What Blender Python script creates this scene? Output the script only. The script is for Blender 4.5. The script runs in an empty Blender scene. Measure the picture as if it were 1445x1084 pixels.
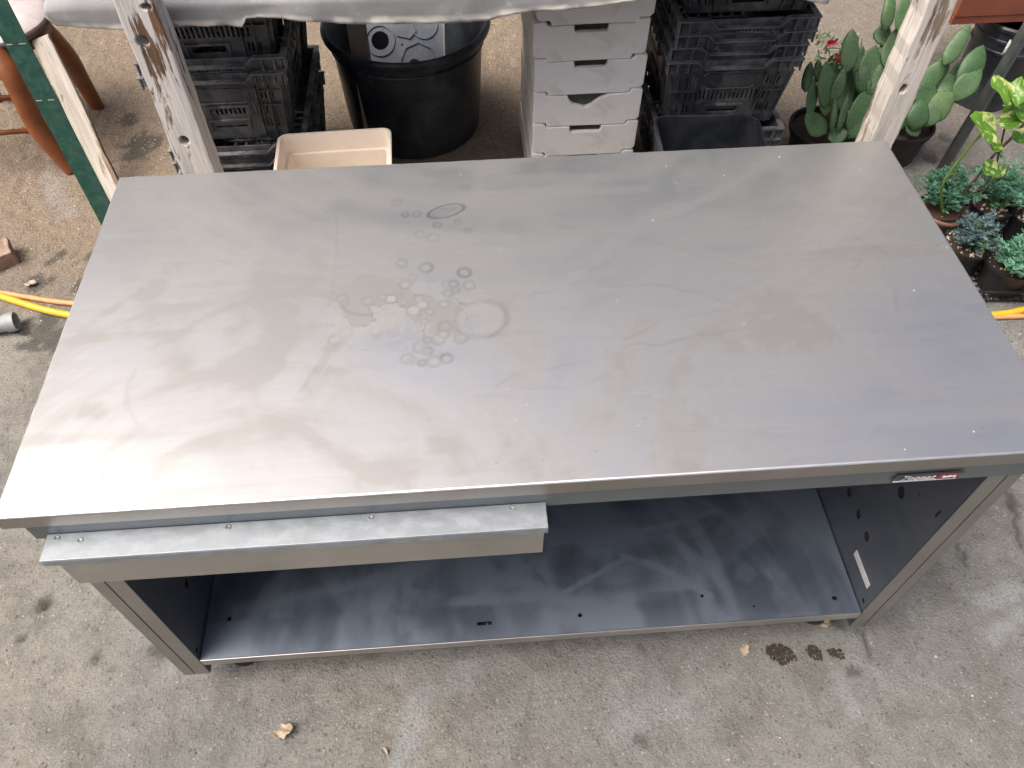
import bpy, bmesh, math, random
import numpy as np
from mathutils import Vector, Matrix, Quaternion
random.seed(7); RNG = np.random.default_rng(11)
SC = bpy.context.scene
COL = SC.collection
PI = math.pi

# ------------------------------------------------------------------ camera
CAM_LOC = Vector((-0.0996, -0.5829, 1.8508))
YAW, PITCH, ROLL, FPX = -0.0628, 0.9060, -0.0095, 1105.85
PCX, PCY = 713.0, 534.2
def cam_axes():
    cy, sy, cp, sp = math.cos(YAW), math.sin(YAW), math.cos(PITCH), math.sin(PITCH)
    fwd = Vector((-sy*cp, cy*cp, -sp)); r0 = Vector((cy, sy, 0)); u0 = r0.cross(fwd)
    cr, sr = math.cos(ROLL), math.sin(ROLL)
    return r0*cr+u0*sr, u0*cr-r0*sr, fwd
RIGHT, UP, FWD = cam_axes()
cam = bpy.data.cameras.new('camera'); cam_o = bpy.data.objects.new('camera', cam); COL.objects.link(cam_o)
cam_o.matrix_world = Matrix(((RIGHT.x, UP.x, -FWD.x, CAM_LOC.x), (RIGHT.y, UP.y, -FWD.y, CAM_LOC.y),
                             (RIGHT.z, UP.z, -FWD.z, CAM_LOC.z), (0, 0, 0, 1)))
cam.sensor_width = 36; cam.lens = FPX/1445*36; cam.shift_x = (722.5-PCX)/1445; cam.shift_y = (PCY-542)/1445; cam.clip_start = 0.02; cam.clip_end = 1000
SC.camera = cam_o

# ------------------------------------------------------------------ light
SUN_EL, SUN_AZ = math.radians(61), math.radians(-107)      # azimuth from +Y (away from the viewer), negative = left
w = bpy.data.worlds.new('World'); SC.world = w; w.use_nodes = True
nt = w.node_tree; nt.nodes.clear()
sky = nt.nodes.new('ShaderNodeTexSky'); sky.sky_type = 'NISHITA'; sky.sun_disc = False
sky.sun_elevation = SUN_EL; sky.sun_rotation = SUN_AZ
sky.air_density = 0.42; sky.dust_density = 9.0; sky.ozone_density = 1.0
bg = nt.nodes.new('ShaderNodeBackground'); bg.inputs['Strength'].default_value = 0.15
wo = nt.nodes.new('ShaderNodeOutputWorld')
nt.links.new(sky.outputs[0], bg.inputs[0]); nt.links.new(bg.outputs[0], wo.inputs[0])
sun = bpy.data.lights.new('sun', 'SUN'); sun.energy = 1.4; sun.angle = math.radians(45); sun.color = (1.0, 0.95, 0.90)
sun_o = bpy.data.objects.new('sun', sun); COL.objects.link(sun_o)
sd = Vector((math.sin(SUN_AZ)*math.cos(SUN_EL), math.cos(SUN_AZ)*math.cos(SUN_EL), math.sin(SUN_EL)))
sun_o.rotation_euler = sd.to_track_quat('Z', 'Y').to_euler(); sun_o.location = sd*20
SC.view_settings.view_transform = 'Standard'; SC.view_settings.look = 'None'
SC.view_settings.exposure = 0.64; SC.view_settings.gamma = 1.0; SC.view_settings.use_curve_mapping = False

# ------------------------------------------------------------------ helpers
def P(px, py, x=None, y=None, z=None):
    """point of the place seen at a photo pixel, on the given plane"""
    d = FWD + RIGHT*((px-PCX)/FPX) - UP*((py-PCY)/FPX)
    if z is not None: t = (z-CAM_LOC.z)/d.z
    elif y is not None: t = (y-CAM_LOC.y)/d.y
    else: t = (x-CAM_LOC.x)/d.x
    return CAM_LOC + d*t
def tag(o, label=None, cat=None, group=None, kind=None):
    if label: o['label'] = label
    if cat: o['category'] = cat
    if group: o['group'] = group
    if kind: o['kind'] = kind
    return o
def empty(name, loc=(0, 0, 0), rz=0.0, label=None, cat=None, group=None):
    o = bpy.data.objects.new(name, None); COL.objects.link(o); o.location = loc; o.rotation_euler = (0, 0, rz)
    o.empty_display_size = 0.05
    return tag(o, label, cat, group)
def link_mesh(name, me, mat=None, parent=None, smooth=False, bevel=0):
    o = bpy.data.objects.new(name, me); COL.objects.link(o)
    if mat is not None and not me.materials: me.materials.append(mat)
    if parent is not None: o.parent = parent
    if smooth: me.polygons.foreach_set('use_smooth', [True]*len(me.polygons))
    if bevel:
        m = o.modifiers.new('edge', 'BEVEL'); m.width = bevel; m.segments = 2; m.limit_method = 'ANGLE'; m.angle_limit = 0.7
    return o
class MB:
    def __init__(s): s.v = []; s.f = []
    def add(s, vs, fs):
        n = len(s.v); s.v += [tuple(v) for v in vs]; s.f += [tuple(i+n for i in f) for f in fs]; return s
    def box(s, a, b, M=None):
        x0, y0, z0 = a; x1, y1, z1 = b
        vs = [Vector(p) for p in ((x0,y0,z0),(x1,y0,z0),(x1,y1,z0),(x0,y1,z0),(x0,y0,z1),(x1,y0,z1),(x1,y1,z1),(x0,y1,z1))]
        if M: vs = [M @ v for v in vs]
        return s.add(vs, [(0,3,2,1),(4,5,6,7),(0,1,5,4),(1,2,6,5),(2,3,7,6),(3,0,4,7)])
    def lathe(s, prof, n=32, c=(0,0,0), sx=1, sy=1, close=False):
        vs = []; m = len(prof)
        for r, z in prof:
            for k in range(n):
                a = 2*PI*k/n; vs.append((c[0]+r*sx*math.cos(a), c[1]+r*sy*math.sin(a), c[2]+z))
        fs = []
        for i in range(m-1):
            for k in range(n):
                k2 = (k+1) % n; fs.append((i*n+k, i*n+k2, (i+1)*n+k2, (i+1)*n+k))
        if close: fs.append(tuple(range((m-1)*n, m*n))); fs.append(tuple(reversed(range(n))))
        return s.add(vs, fs)
    def tube(s, pts, rad, n=8, cap=True, flat=1.0):
        pts = [Vector(p) for p in pts]; m = len(pts)
        rads = rad if hasattr(rad, '__len__') else [rad]*m
        vs = []; prev = None
        for i, p in enumerate(pts):
            t = (pts[min(i+1, m-1)]-pts[max(i-1, 0)]).normalized()
            if prev is None:
                a = Vector((0, 0, 1)) if abs(t.z) < .9 else Vector((1, 0, 0)); u = t.cross(a).normalized()
            else:
                u = (prev - t*prev.dot(t)).normalized()
            prev = u; v = t.cross(u)
            for k in range(n):
                a = 2*PI*k/n; vs.append(p+u*(rads[i]*math.cos(a))+v*(rads[i]*flat*math.sin(a)))
        fs = [(i*n+k, i*n+(k+1) % n, (i+1)*n+(k+1) % n, (i+1)*n+k) for i in range(m-1) for k in range(n)]
        if cap: fs += [tuple(reversed(range(n))), tuple(range((m-1)*n, m*n))]
        return s.add(vs, fs)
    def mesh(s, name):
        me = bpy.data.meshes.new(name); me.from_pydata(s.v, [], s.f); me.validate(); me.update(); return me
    def build(s, name, mat, parent=None, smooth=False, bevel=0): return link_mesh(name, s.mesh(name), mat, parent, smooth, bevel)
def auto_smooth(o, ang=0.6):
    me = o.data; bm = bmesh.new(); bm.from_mesh(me); bmesh.ops.recalc_face_normals(bm, faces=bm.faces)
    for f in bm.faces: f.smooth = True
    for e in bm.edges: e.smooth = len(e.link_faces) == 2 and e.calc_face_angle(0) < ang
    bm.to_mesh(me); bm.free(); return o
def spline(pts, n=8):
    pts = [Vector(p) for p in pts]; out = []
    for i in range(len(pts)-1):
        p0 = pts[max(i-1, 0)]; p1 = pts[i]; p2 = pts[i+1]; p3 = pts[min(i+2, len(pts)-1)]
        for k in range(n):
            t = k/n; out.append(0.5*((2*p1)+(p2-p0)*t+(2*p0-5*p1+4*p2-p3)*t*t+(3*p1-p0-3*p2+p3)*t**3))
    out.append(pts[-1]); return out
def circle(cx, cy, rx, ry=None, n=14, a0=0):
    ry = ry or rx; return [(cx+rx*math.cos(a0+2*PI*k/n), cy+ry*math.sin(a0+2*PI*k/n)) for k in range(n)]
def slot(cx, cy, w_, h_): return [(cx-w_/2, cy-h_/2), (cx+w_/2, cy-h_/2), (cx+w_/2, cy+h_/2), (cx-w_/2, cy+h_/2)]
def rrect(x0, y0, x1, y1, r, n=5):
    out = []
    for cx, cy, a in ((x1-r, y1-r, 0), (x0+r, y1-r, PI/2), (x0+r, y0+r, PI), (x1-r, y0+r, 1.5*PI)):
        out += [(cx+r*math.cos(a+PI/2*k/n), cy+r*math.sin(a+PI/2*k/n)) for k in range(n+1)]
    return out
def plate(outer, holes, thick, M=None):
    """flat sheet with real holes: local x,y outline, thickness along local +z"""
    bm = bmesh.new(); loops = []
    for lp in [outer]+holes:
        vs = [bm.verts.new((x, y, 0)) for x, y in lp]; loops.append(vs)
        for i in range(len(vs)): bm.edges.new((vs[i], vs[(i+1) % len(vs)]))
    bmesh.ops.triangle_fill(bm, use_beauty=True, use_dissolve=False, edges=bm.edges[:], normal=(0, 0, 1))
    top = {}
    for lp in loops:
        for v in lp: top[v] = bm.verts.new((v.co.x, v.co.y, thick))
    for f in bm.faces[:]:
        bm.faces.new([top[v] for v in f.verts])
        f.normal_flip()
    for lp in loops:
        for i in range(len(lp)):
            a, b = lp[i], lp[(i+1) % len(lp)]; bm.faces.new((a, b, top[b], top[a]))
    bmesh.ops.recalc_face_normals(bm, faces=bm.faces)
    if M: bm.transform(M)
    return bm
def bm_obj(bm, name, mat, parent=None, bevel=0, smooth=False):
    me = bpy.data.meshes.new(name); bm.to_mesh(me); bm.free(); return link_mesh(name, me, mat, parent, smooth, bevel)
FRONT = Matrix(((1,0,0,0),(0,0,1,0),(0,1,0,0),(0,0,0,1)))      # local (x,y,z) -> (x, z, y): sheet standing, thickness towards +y
SIDE = Matrix(((0,0,1,0),(1,0,0,0),(0,1,0,0),(0,0,0,1)))       # local (x,y,z) -> (z, x, y): sheet along y, thickness towards +x

# value noise for shaping geometry and wear maps
LAT = RNG.random((256, 256))
def vn(x, y, s=0):
    x = np.asarray(x, float)+s*17.3; y = np.asarray(y, float)+s*7.9
    xi = np.floor(x).astype(int); yi = np.floor(y).astype(int); fx = x-xi; fy = y-yi
    fx = fx*fx*(3-2*fx); fy = fy*fy*(3-2*fy)
    g = lambda a, b: LAT[a % 256, b % 256]
    return (g(xi, yi)*(1-fx)+g(xi+1, yi)*fx)*(1-fy)+(g(xi, yi+1)*(1-fx)+g(xi+1, yi+1)*fx)*fy
def fbm(x, y, s=0, o=4):
    t = 0; a = .5; n = 0
    for i in range(o): t = t+a*vn(x*2**i, y*2**i, s+i*3); n += a; a *= .5
    return t/n
def sstep(a, b, x):
    t = np.clip((x-a)/(b-a), 0, 1); return t*t*(3-2*t)

# ------------------------------------------------------------------ materials
class NT:
    def __init__(s, name):
        s.m = bpy.data.materials.new(name); s.m.use_nodes = True; s.t = s.m.node_tree; s.t.nodes.clear()
        s.out = s.n('ShaderNodeOutputMaterial'); s.b = s.n('ShaderNodeBsdfPrincipled'); s.l(s.b.outputs[0], s.out.inputs[0])
        s._obj = None
    def n(s, ty, **kw):
        nd = s.t.nodes.new(ty)
        for k, v in kw.items(): setattr(nd, k, v)
        return nd
    def l(s, a, b): s.t.links.new(a, b)
    def put(s, sock, v):
        if hasattr(v, 'is_linked') or isinstance(v, bpy.types.NodeSocket): s.l(v, sock)
        elif v is not None:
            if isinstance(v, (tuple, list)) and len(v) == 3 and sock.type == 'RGBA': v = (*v, 1)
            sock.default_value = v
    def set(s, **kw):
        for k, v in kw.items(): s.put(s.b.inputs[k.replace('_', ' ')], v)
        return s
    def co(s, scale=(1, 1, 1), kind='Object'):
        if s._obj is None: s._obj = s.n('ShaderNodeTexCoord')
        mp = s.n('ShaderNodeMapping'); mp.inputs['Scale'].default_value = scale; s.l(s._obj.outputs[kind], mp.inputs[0]); return mp.outputs[0]
    def noise(s, scale, detail=4, rough=.55, vec=None, dist=0):
        nd = s.n('ShaderNodeTexNoise'); nd.inputs['Scale'].default_value = scale; nd.inputs['Detail'].default_value = detail
        nd.inputs['Roughness'].default_value = rough; nd.inputs['Distortion'].default_value = dist
        s.l(vec if vec is not None else s.co(), nd.inputs['Vector']); return nd.outputs['Fac']
    def voro(s, scale, vec=None, feat='F1', out='Distance'):
        nd = s.n('ShaderNodeTexVoronoi', feature=feat); nd.inputs['Scale'].default_value = scale
        s.l(vec if vec is not None else s.co(), nd.inputs['Vector']); return nd.outputs[out]
    def ramp(s, fac, stops, interp='LINEAR'):
        nd = s.n('ShaderNodeValToRGB'); cr = nd.color_ramp; cr.interpolation = interp
        while len(cr.elements) < len(stops): cr.elements.new(.5)
        for e, (p, c) in zip(cr.elements, stops):
            e.position = p; c = (c, c, c) if not isinstance(c, (tuple, list)) else c; e.color = (*c, 1)
        s.put(nd.inputs[0], fac); return nd.outputs[0]
    def mix(s, fac, a, b, mode='MIX'):
        nd = s.n('ShaderNodeMix', data_type='RGBA', blend_type=mode); s.put(nd.inputs[0], fac); s.put(nd.inputs[6], a); s.put(nd.inputs[7], b); return nd.outputs[2]
    def math(s, op, a, b=None, c=None):
        nd = s.n('ShaderNodeMath', operation=op); s.put(nd.inputs[0], a)
        if b is not None: s.put(nd.inputs[1], b)
        if c is not None: s.put(nd.inputs[2], c)
        return nd.outputs[0]
    def attr(s, name): nd = s.n('ShaderNodeAttribute', attribute_name=name); return nd
    def rnd(s): return s.n('ShaderNodeObjectInfo').outputs['Random']
    def upness(s):
        g = s.n('ShaderNodeNewGeometry'); sp = s.n('ShaderNodeSeparateXYZ'); s.l(g.outputs['Normal'], sp.inputs[0]); return sp.outputs['Z']
    def bump(s, h, strength=.3, dist=.002, nrm=None):
        nd = s.n('ShaderNodeBump'); nd.inputs['Strength'].default_value = strength; nd.inputs['Distance'].default_value = dist
        s.put(nd.inputs['Height'], h)
        if nrm is not None: s.l(nrm, nd.inputs['Normal'])
        return nd.outputs[0]

def steel(name, base=(.56, .55, .53), rough=.34, axis='x', smudge=.10, brush=.25):
    m = NT(name)
    sc = {'x': (2, 260, 260), 'y': (260, 2, 260), 'z': (260, 260, 2)}[axis]
    br = m.noise(1.0, 3, .6, m.co(sc)); sm = m.noise(5, 5, .6, None, 1.2); fine = m.noise(60, 3)
    col = m.mix(m.ramp(sm, [(.35, 0), (.7, 1)]), tuple(c*.86 for c in base), base)
    col = m.mix(m.ramp(fine, [(.62, 0), (.74, .35)]), col, (.30, .28, .26))
    r = m.math('ADD', m.math('MULTIPLY', sm, smudge*2), rough-smudge)
    r = m.math('MULTIPLY_ADD', br, .08, r)
    m.set(Base_Color=col, Metallic=1.0, Roughness=r, Normal=m.bump(br, brush, .0004))
    return m.m
def worktop_steel():
    m = NT('worktop_steel')
    a = m.attr('wear_and_tone'); sp = m.n('ShaderNodeSeparateColor'); m.l(a.outputs['Color'], sp.inputs[0])
    film_and_reflection, ring, lite = sp.outputs[0], sp.outputs[1], sp.outputs[2]
    br = m.noise(1.0, 3, .6, m.co((1.6, 300, 300)))
    fine = m.noise(900, 2); scr = m.noise(1, 4, .7, m.co((9, 60, 1)), .6)
    col = m.mix(film_and_reflection, (.78, .775, .755), (.43, .425, .405))
    col = m.mix(ring, col, (.20, .195, .19))
    col = m.mix(m.math('MULTIPLY', lite, .6), col, (.78, .78, .77))
    col = m.mix(m.ramp(fine, [(.70, 0), (.78, .5)]), col, (.25, .24, .23))
    col = m.mix(m.ramp(scr, [(.55, 0), (.8, .22)]), col, (.36, .35, .34))
    r = m.math('ADD', m.math('MULTIPLY', film_and_reflection, .14), .29)
    r = m.math('MULTIPLY_ADD', ring, .12, r); r = m.math('MULTIPLY_ADD', lite, -.05, r)
    wav = m.noise(4.5, 2, .5)
    n1 = m.bump(wav, .35, .0035)
    n2 = m.bump(m.math('ADD', br, m.math('MULTIPLY', ring, .8)), .22, .0004, n1)
    m.set(Base_Color=col, Metallic=m.math('MULTIPLY_ADD', film_and_reflection, -.12, .93), Roughness=r, Normal=n2)
    return m.m
def plain(name, col, rough=.5, var=.12, scale=14, bump=.15, bscale=120, metallic=0, dust=None, spec=.5):
    m = NT(name)
    nz = m.noise(scale, 5, .6)
    c = m.mix(m.ramp(nz, [(.3, 0), (.72, 1)]), tuple(x*(1-var) for x in col), tuple(min(1, x*(1+var)) for x in col))
    if dust:
        dc, amt = dust
        du = m.ramp(m.noise(scale*.8, 6, .68, None, .8), [(.42, 0), (.72, 1)])
        up = m.ramp(m.upness(), [(.25, .45), (.9, 1)])
        c = m.mix(m.math('MULTIPLY', m.math('MULTIPLY', du, up), amt), c, dc)
    m.set(Base_Color=c, Roughness=rough, Metallic=metallic, Normal=m.bump(m.noise(bscale, 4), bump, .001), Specular_IOR_Level=spec)
    return m.m

M = {}
M['worktop'] = worktop_steel()
M['steel_x'] = steel('steel_brushed_across', axis='x')
M['steel_z'] = steel('steel_brushed_upright', axis='z', base=(.42, .41, .39), rough=.38)
M['steel_in'] = steel('steel_inner_panel', axis='y', base=(.24, .255, .28), rough=.5)
M['galv'] = steel('galvanised_strip', axis='x', base=(.28, .31, .33), rough=.5, brush=.1)
def rim_mat():
    m = NT('rim_steel'); br = m.noise(1.0, 3, .6, m.co((2, 2, 300))); sm = m.noise(6, 5)
    col = m.mix(m.ramp(sm, [(.35, 0), (.7, 1)]), (.36, .34, .32), (.44, .42, .40))
    col = m.mix(m.ramp(m.upness(), [(.12, 0), (.4, 1)]), col, (.92, .92, .91))        # bright edge highlight painted in where the rim rounds upward
    m.set(Base_Color=col, Metallic=1.0, Roughness=m.math('MULTIPLY_ADD', sm, .15, .30), Normal=m.bump(br, .15, .0003)); return m.m
M['rim'] = rim_mat()
def shelf_mat():
    m = NT('shelf_steel')
    a = m.attr('wear_and_tone'); sp = m.n('ShaderNodeSeparateColor'); m.l(a.outputs['Color'], sp.inputs[0])
    col = m.mix(sp.outputs[0], (.130, .160, .208), (.215, .258, .315))  # blue of the reflected sky is tinted into both shelf tones
    col = m.mix(m.ramp(m.noise(240, 3), [(.72, 0), (.78, .8)]), col, (.7, .7, .7))
    r = m.math('MULTIPLY_ADD', sp.outputs[0], .10, .46)
    m.set(Base_Color=col, Metallic=.85, Roughness=r, Normal=m.bump(m.noise(4, 2), .3, .003)); return m.m
M['shelf'] = shelf_mat()
def ledge_mat():
    m = NT('ledge_aluminium')
    bl = m.ramp(m.noise(42, 7, .72, m.co((.7, 1.2, 1)), .2), [(.44, 0), (.60, 1)])
    col = m.mix(bl, (.27, .30, .32), (.34, .37, .395))
    m.set(Base_Color=col, Metallic=.6, Roughness=m.math('MULTIPLY_ADD', bl, .12, .5), Normal=m.bump(m.noise(300, 3), .05, .0002)); return m.m
M['alu'] = ledge_mat()
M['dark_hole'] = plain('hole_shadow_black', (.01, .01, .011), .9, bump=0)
M['rubber'] = plain('black_rubber', (.02, .02, .021), .75)
M['crate'] = plain('black_crate_plastic', (.040, .045, .054), .42, .45, 16, .25, 90, dust=((.32, .32, .32), 1.0))
M['crate_rim'] = plain('dusty_highlit_crate_rim', (.085, .092, .10), .5, .4, 14, .25, 90, dust=((.42, .42, .42), 1.0))  # dust over a lighter base that paints the rims' sky highlight
M['pot'] = plain('black_pot_plastic', (.014, .018, .024), .38, .35, 6, .25, 60, dust=((.20, .22, .24), .75))
M['bin'] = plain('black_bin_plastic', (.012, .015, .020), .32, .2, 8, .1, 80, dust=((.2, .2, .2), .4))
M['smallpot'] = plain('nursery_pot_plastic', (.014, .014, .015), .4, .3, 20, .1, 120, dust=((.06, .06, .06), .2))
M['cream'] = plain('cream_plastic', (.80, .71, .60), .42, .05, 8, .05, 60)
M['graytray'] = plain('grey_plate', (.22, .255, .30), .45, .15, 12, .1, 80, dust=((.55, .56, .56), .5))
M['green'] = plain('green_paint', (.010, .085, .058), .38, .25, 40, .15, 150, dust=((.3, .36, .33), .4))
M['pole'] = plain('galvanised_pole', (.23, .25, .24), .5, .25, 26, .15, 120, metallic=.3)
M['varnish'] = plain('varnished_wood', (.21, .066, .022), .35, .3, 12, .2, 60)
M['seat'] = plain('worn_seat_vinyl', (.50, .44, .43), .6, .2, 14, .2, 80)
M['seatrim'] = plain('seat_piping', (.09, .06, .055), .6, .3, 40)
M['yellow'] = plain('yellow_hose', (.62, .42, .03), .42, .12, 30, .1)
M['tanhose'] = plain('faded_orange_hose', (.58, .30, .12), .6, .2, 30)
M['pvc'] = plain('grey_pvc', (.30, .32, .33), .55, .25, 30, dust=((.42, .40, .37), .6))
M['brick'] = plain('red_brick', (.26, .16, .115), .9, .3, 40, .6, 140, dust=((.45, .40, .34), .8))
M['redboard'] = plain('red_brown_paint', (.26, .075, .04), .5, .15, 8, .15, 60)
M['soil'] = plain('potting_soil', (.040, .026, .018), .95, .4, 60, .9, 200)
M['perlite'] = plain('perlite', (.62, .52, .44), .9, .3, 30)
M['flower'] = plain('crimson_flower', (.42, .012, .03), .6, .25, 40)
M['stem'] = plain('green_stem', (.14, .22, .05), .55, .3, 40)
M['bark'] = plain('brown_stem', (.10, .075, .045), .8, .3, 40)
M['straw'] = plain('dry_leaf', (.38, .31, .225), .8, .25, 60)
M['crumb'] = plain('white_crumb', (.62, .61, .59), .8, .05)
M['mud'] = plain('damp_soil', (.040, .030, .023), .95, .4, 90, .9, 260)
M['black'] = plain('plate_black', (.045, .047, .05), .4)
M['red'] = plain('badge_red', (.22, .04, .045), .4)
M['white'] = plain('letter_white', (.5, .5, .5), .4)
M['sticker'] = plain('grey_sticker', (.46, .46, .45), .6, .12, 60)
M['board'] = plain('bench_board', (.30, .25, .19), .85, .25, 12, .4, 60)
def foam_mat():
    m = NT('white_fish_box_foam')
    st = m.ramp(m.noise(11, 6, .68, None, .6), [(.52, 0), (.82, .6)])
    c = m.mix(m.rnd(), (.90, .905, .885), (.90, .875, .80))
    c = m.mix(st, c, (.55, .50, .42))
    c = m.mix(m.ramp(m.noise(80, 3), [(.68, 0), (.74, .7)]), c, (.28, .25, .21))
    m.set(Base_Color=c, Roughness=.62, Normal=m.bump(m.math('ADD', m.voro(160), m.noise(14, 4)), .25, .0015)); return m.m
M['foam'] = foam_mat()
def wood_mat(name, paint, wood, crack, amount, tone=1.0):
    m = NT(name)
    grain = m.noise(1, 5, .65, m.co((70, 70, 4)), .5); flake = m.noise(1, 5, .62, m.co((26, 26, 3.2)), .7); big = m.noise(7, 4)
    g = m.math('ADD', flake, m.math('MULTIPLY', m.math('SUBTRACT', big, .5), .45))
    f = m.ramp(g, [(amount-.02, 0), (amount+.025, 1)])
    pc = m.mix(m.ramp(grain, [(.34, 0), (.62, 1)]), tuple(c*.62 for c in paint), paint)
    wc = m.mix(m.ramp(grain, [(.35, 0), (.65, 1)]), crack, wood)
    c = m.mix(f, pc, wc)
    fine = m.ramp(m.noise(1, 3, .7, m.co((160, 160, 7))), [(.62, 0), (.72, .6)])
    c = m.mix(fine, c, tuple(x*1.2 for x in crack))
    h = m.math('SUBTRACT', m.math('MULTIPLY', grain, .5), f)
    m.set(Base_Color=c, Roughness=.85, Normal=m.bump(h, .6, .003)); return m.m
M['wood_white'] = wood_mat('flaking_white_wood', (.74, .71, .66), (.22, .13, .07), (.07, .04, .025), .555)
M['wood_grey'] = wood_mat('weathered_grey_wood', (.74, .69, .62), (.40, .31, .22), (.12, .09, .06), .57)
M['wood_bare'] = wood_mat('bare_brown_wood', (.21, .165, .12), (.16, .11, .075), (.10, .07, .045), .55)
M['wood_plank'] = wood_mat('bleached_plank_wood', (.46, .42, .36), (.30, .22, .15), (.13, .09, .06), .58)
def cloth_mat():
    m = NT('bench_fleece')
    n = m.noise(5, 5, .6, None, .5); we = m.noise(1, 2, .5, m.co((500, 60, 500)))
    c = m.mix(m.ramp(n, [(.3, 0), (.7, 1)]), (.23, .235, .235), (.36, .365, .36))
    c = m.mix(m.ramp(m.noise(34, 4), [(.62, 0), (.75, .5)]), c, (.62, .60, .55))
    a = m.attr('hem'); c = m.mix(a.outputs['Fac'], c, (.70, .67, .58))
    m.set(Base_Color=c, Roughness=.85, Normal=m.bump(m.math('ADD', we, m.math('MULTIPLY', n, 3)), .3, .002)); return m.m
M['cloth'] = cloth_mat()
def leaf_mat(name, a, b, rough=.45, scale=30, vein=None, trans=.12):
    m = NT(name)
    c = m.mix(m.rnd(), a, b)
    c = m.mix(m.ramp(m.noise(scale, 4), [(.4, 0), (.75, .6)]), c, tuple(x*1.5 for x in b))
    if vein:
        v = m.ramp(m.noise(1, 4, .6, m.co((38, 16, 38)), 1.3), [(.50, 0), (.58, 1)])
        c = m.mix(v, c, vein)
    m.set(Base_Color=c, Roughness=rough, Normal=m.bump(m.noise(scale*3, 3), .2, .001))
    tr = m.n('ShaderNodeBsdfTranslucent'); m.put(tr.inputs[0], c)
    mx = m.n('ShaderNodeMixShader'); mx.inputs[0].default_value = trans
    m.l(m.b.outputs[0], mx.inputs[1]); m.l(tr.outputs[0], mx.inputs[2]); m.l(mx.outputs[0], m.out.inputs[0]); return m.m
M['pad'] = leaf_mat('cactus_pad_skin', (.036, .092, .036), (.066, .130, .048), .5, 22, None, 0)
M['padold'] = leaf_mat('old_cactus_pad', (.07, .13, .05), (.09, .15, .055), .6, 40, None, 0)
M['areole'] = plain('cactus_areole', (.22, .24, .15), .9)
M['pothos'] = leaf_mat('variegated_leaf', (.07, .20, .025), (.12, .27, .03), .35, 20, (.55, .60, .22), .2)
M['rue'] = leaf_mat('blue_green_leaf', (.065, .19, .125), (.10, .25, .155), .55, 30, None, .1)
M['ruedark'] = leaf_mat('slate_green_leaf', (.055, .10, .115), (.075, .13, .135), .55, 30, None, .1)
M['thin'] = leaf_mat('pale_green_leaf', (.13, .21, .09), (.20, .27, .13), .55, 30, None, .15)
M['unseen_hedge'] = leaf_mat('unseen_hedge_leaf', (.035, .075, .02), (.05, .10, .03), .5, 8, None, .15)

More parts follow.
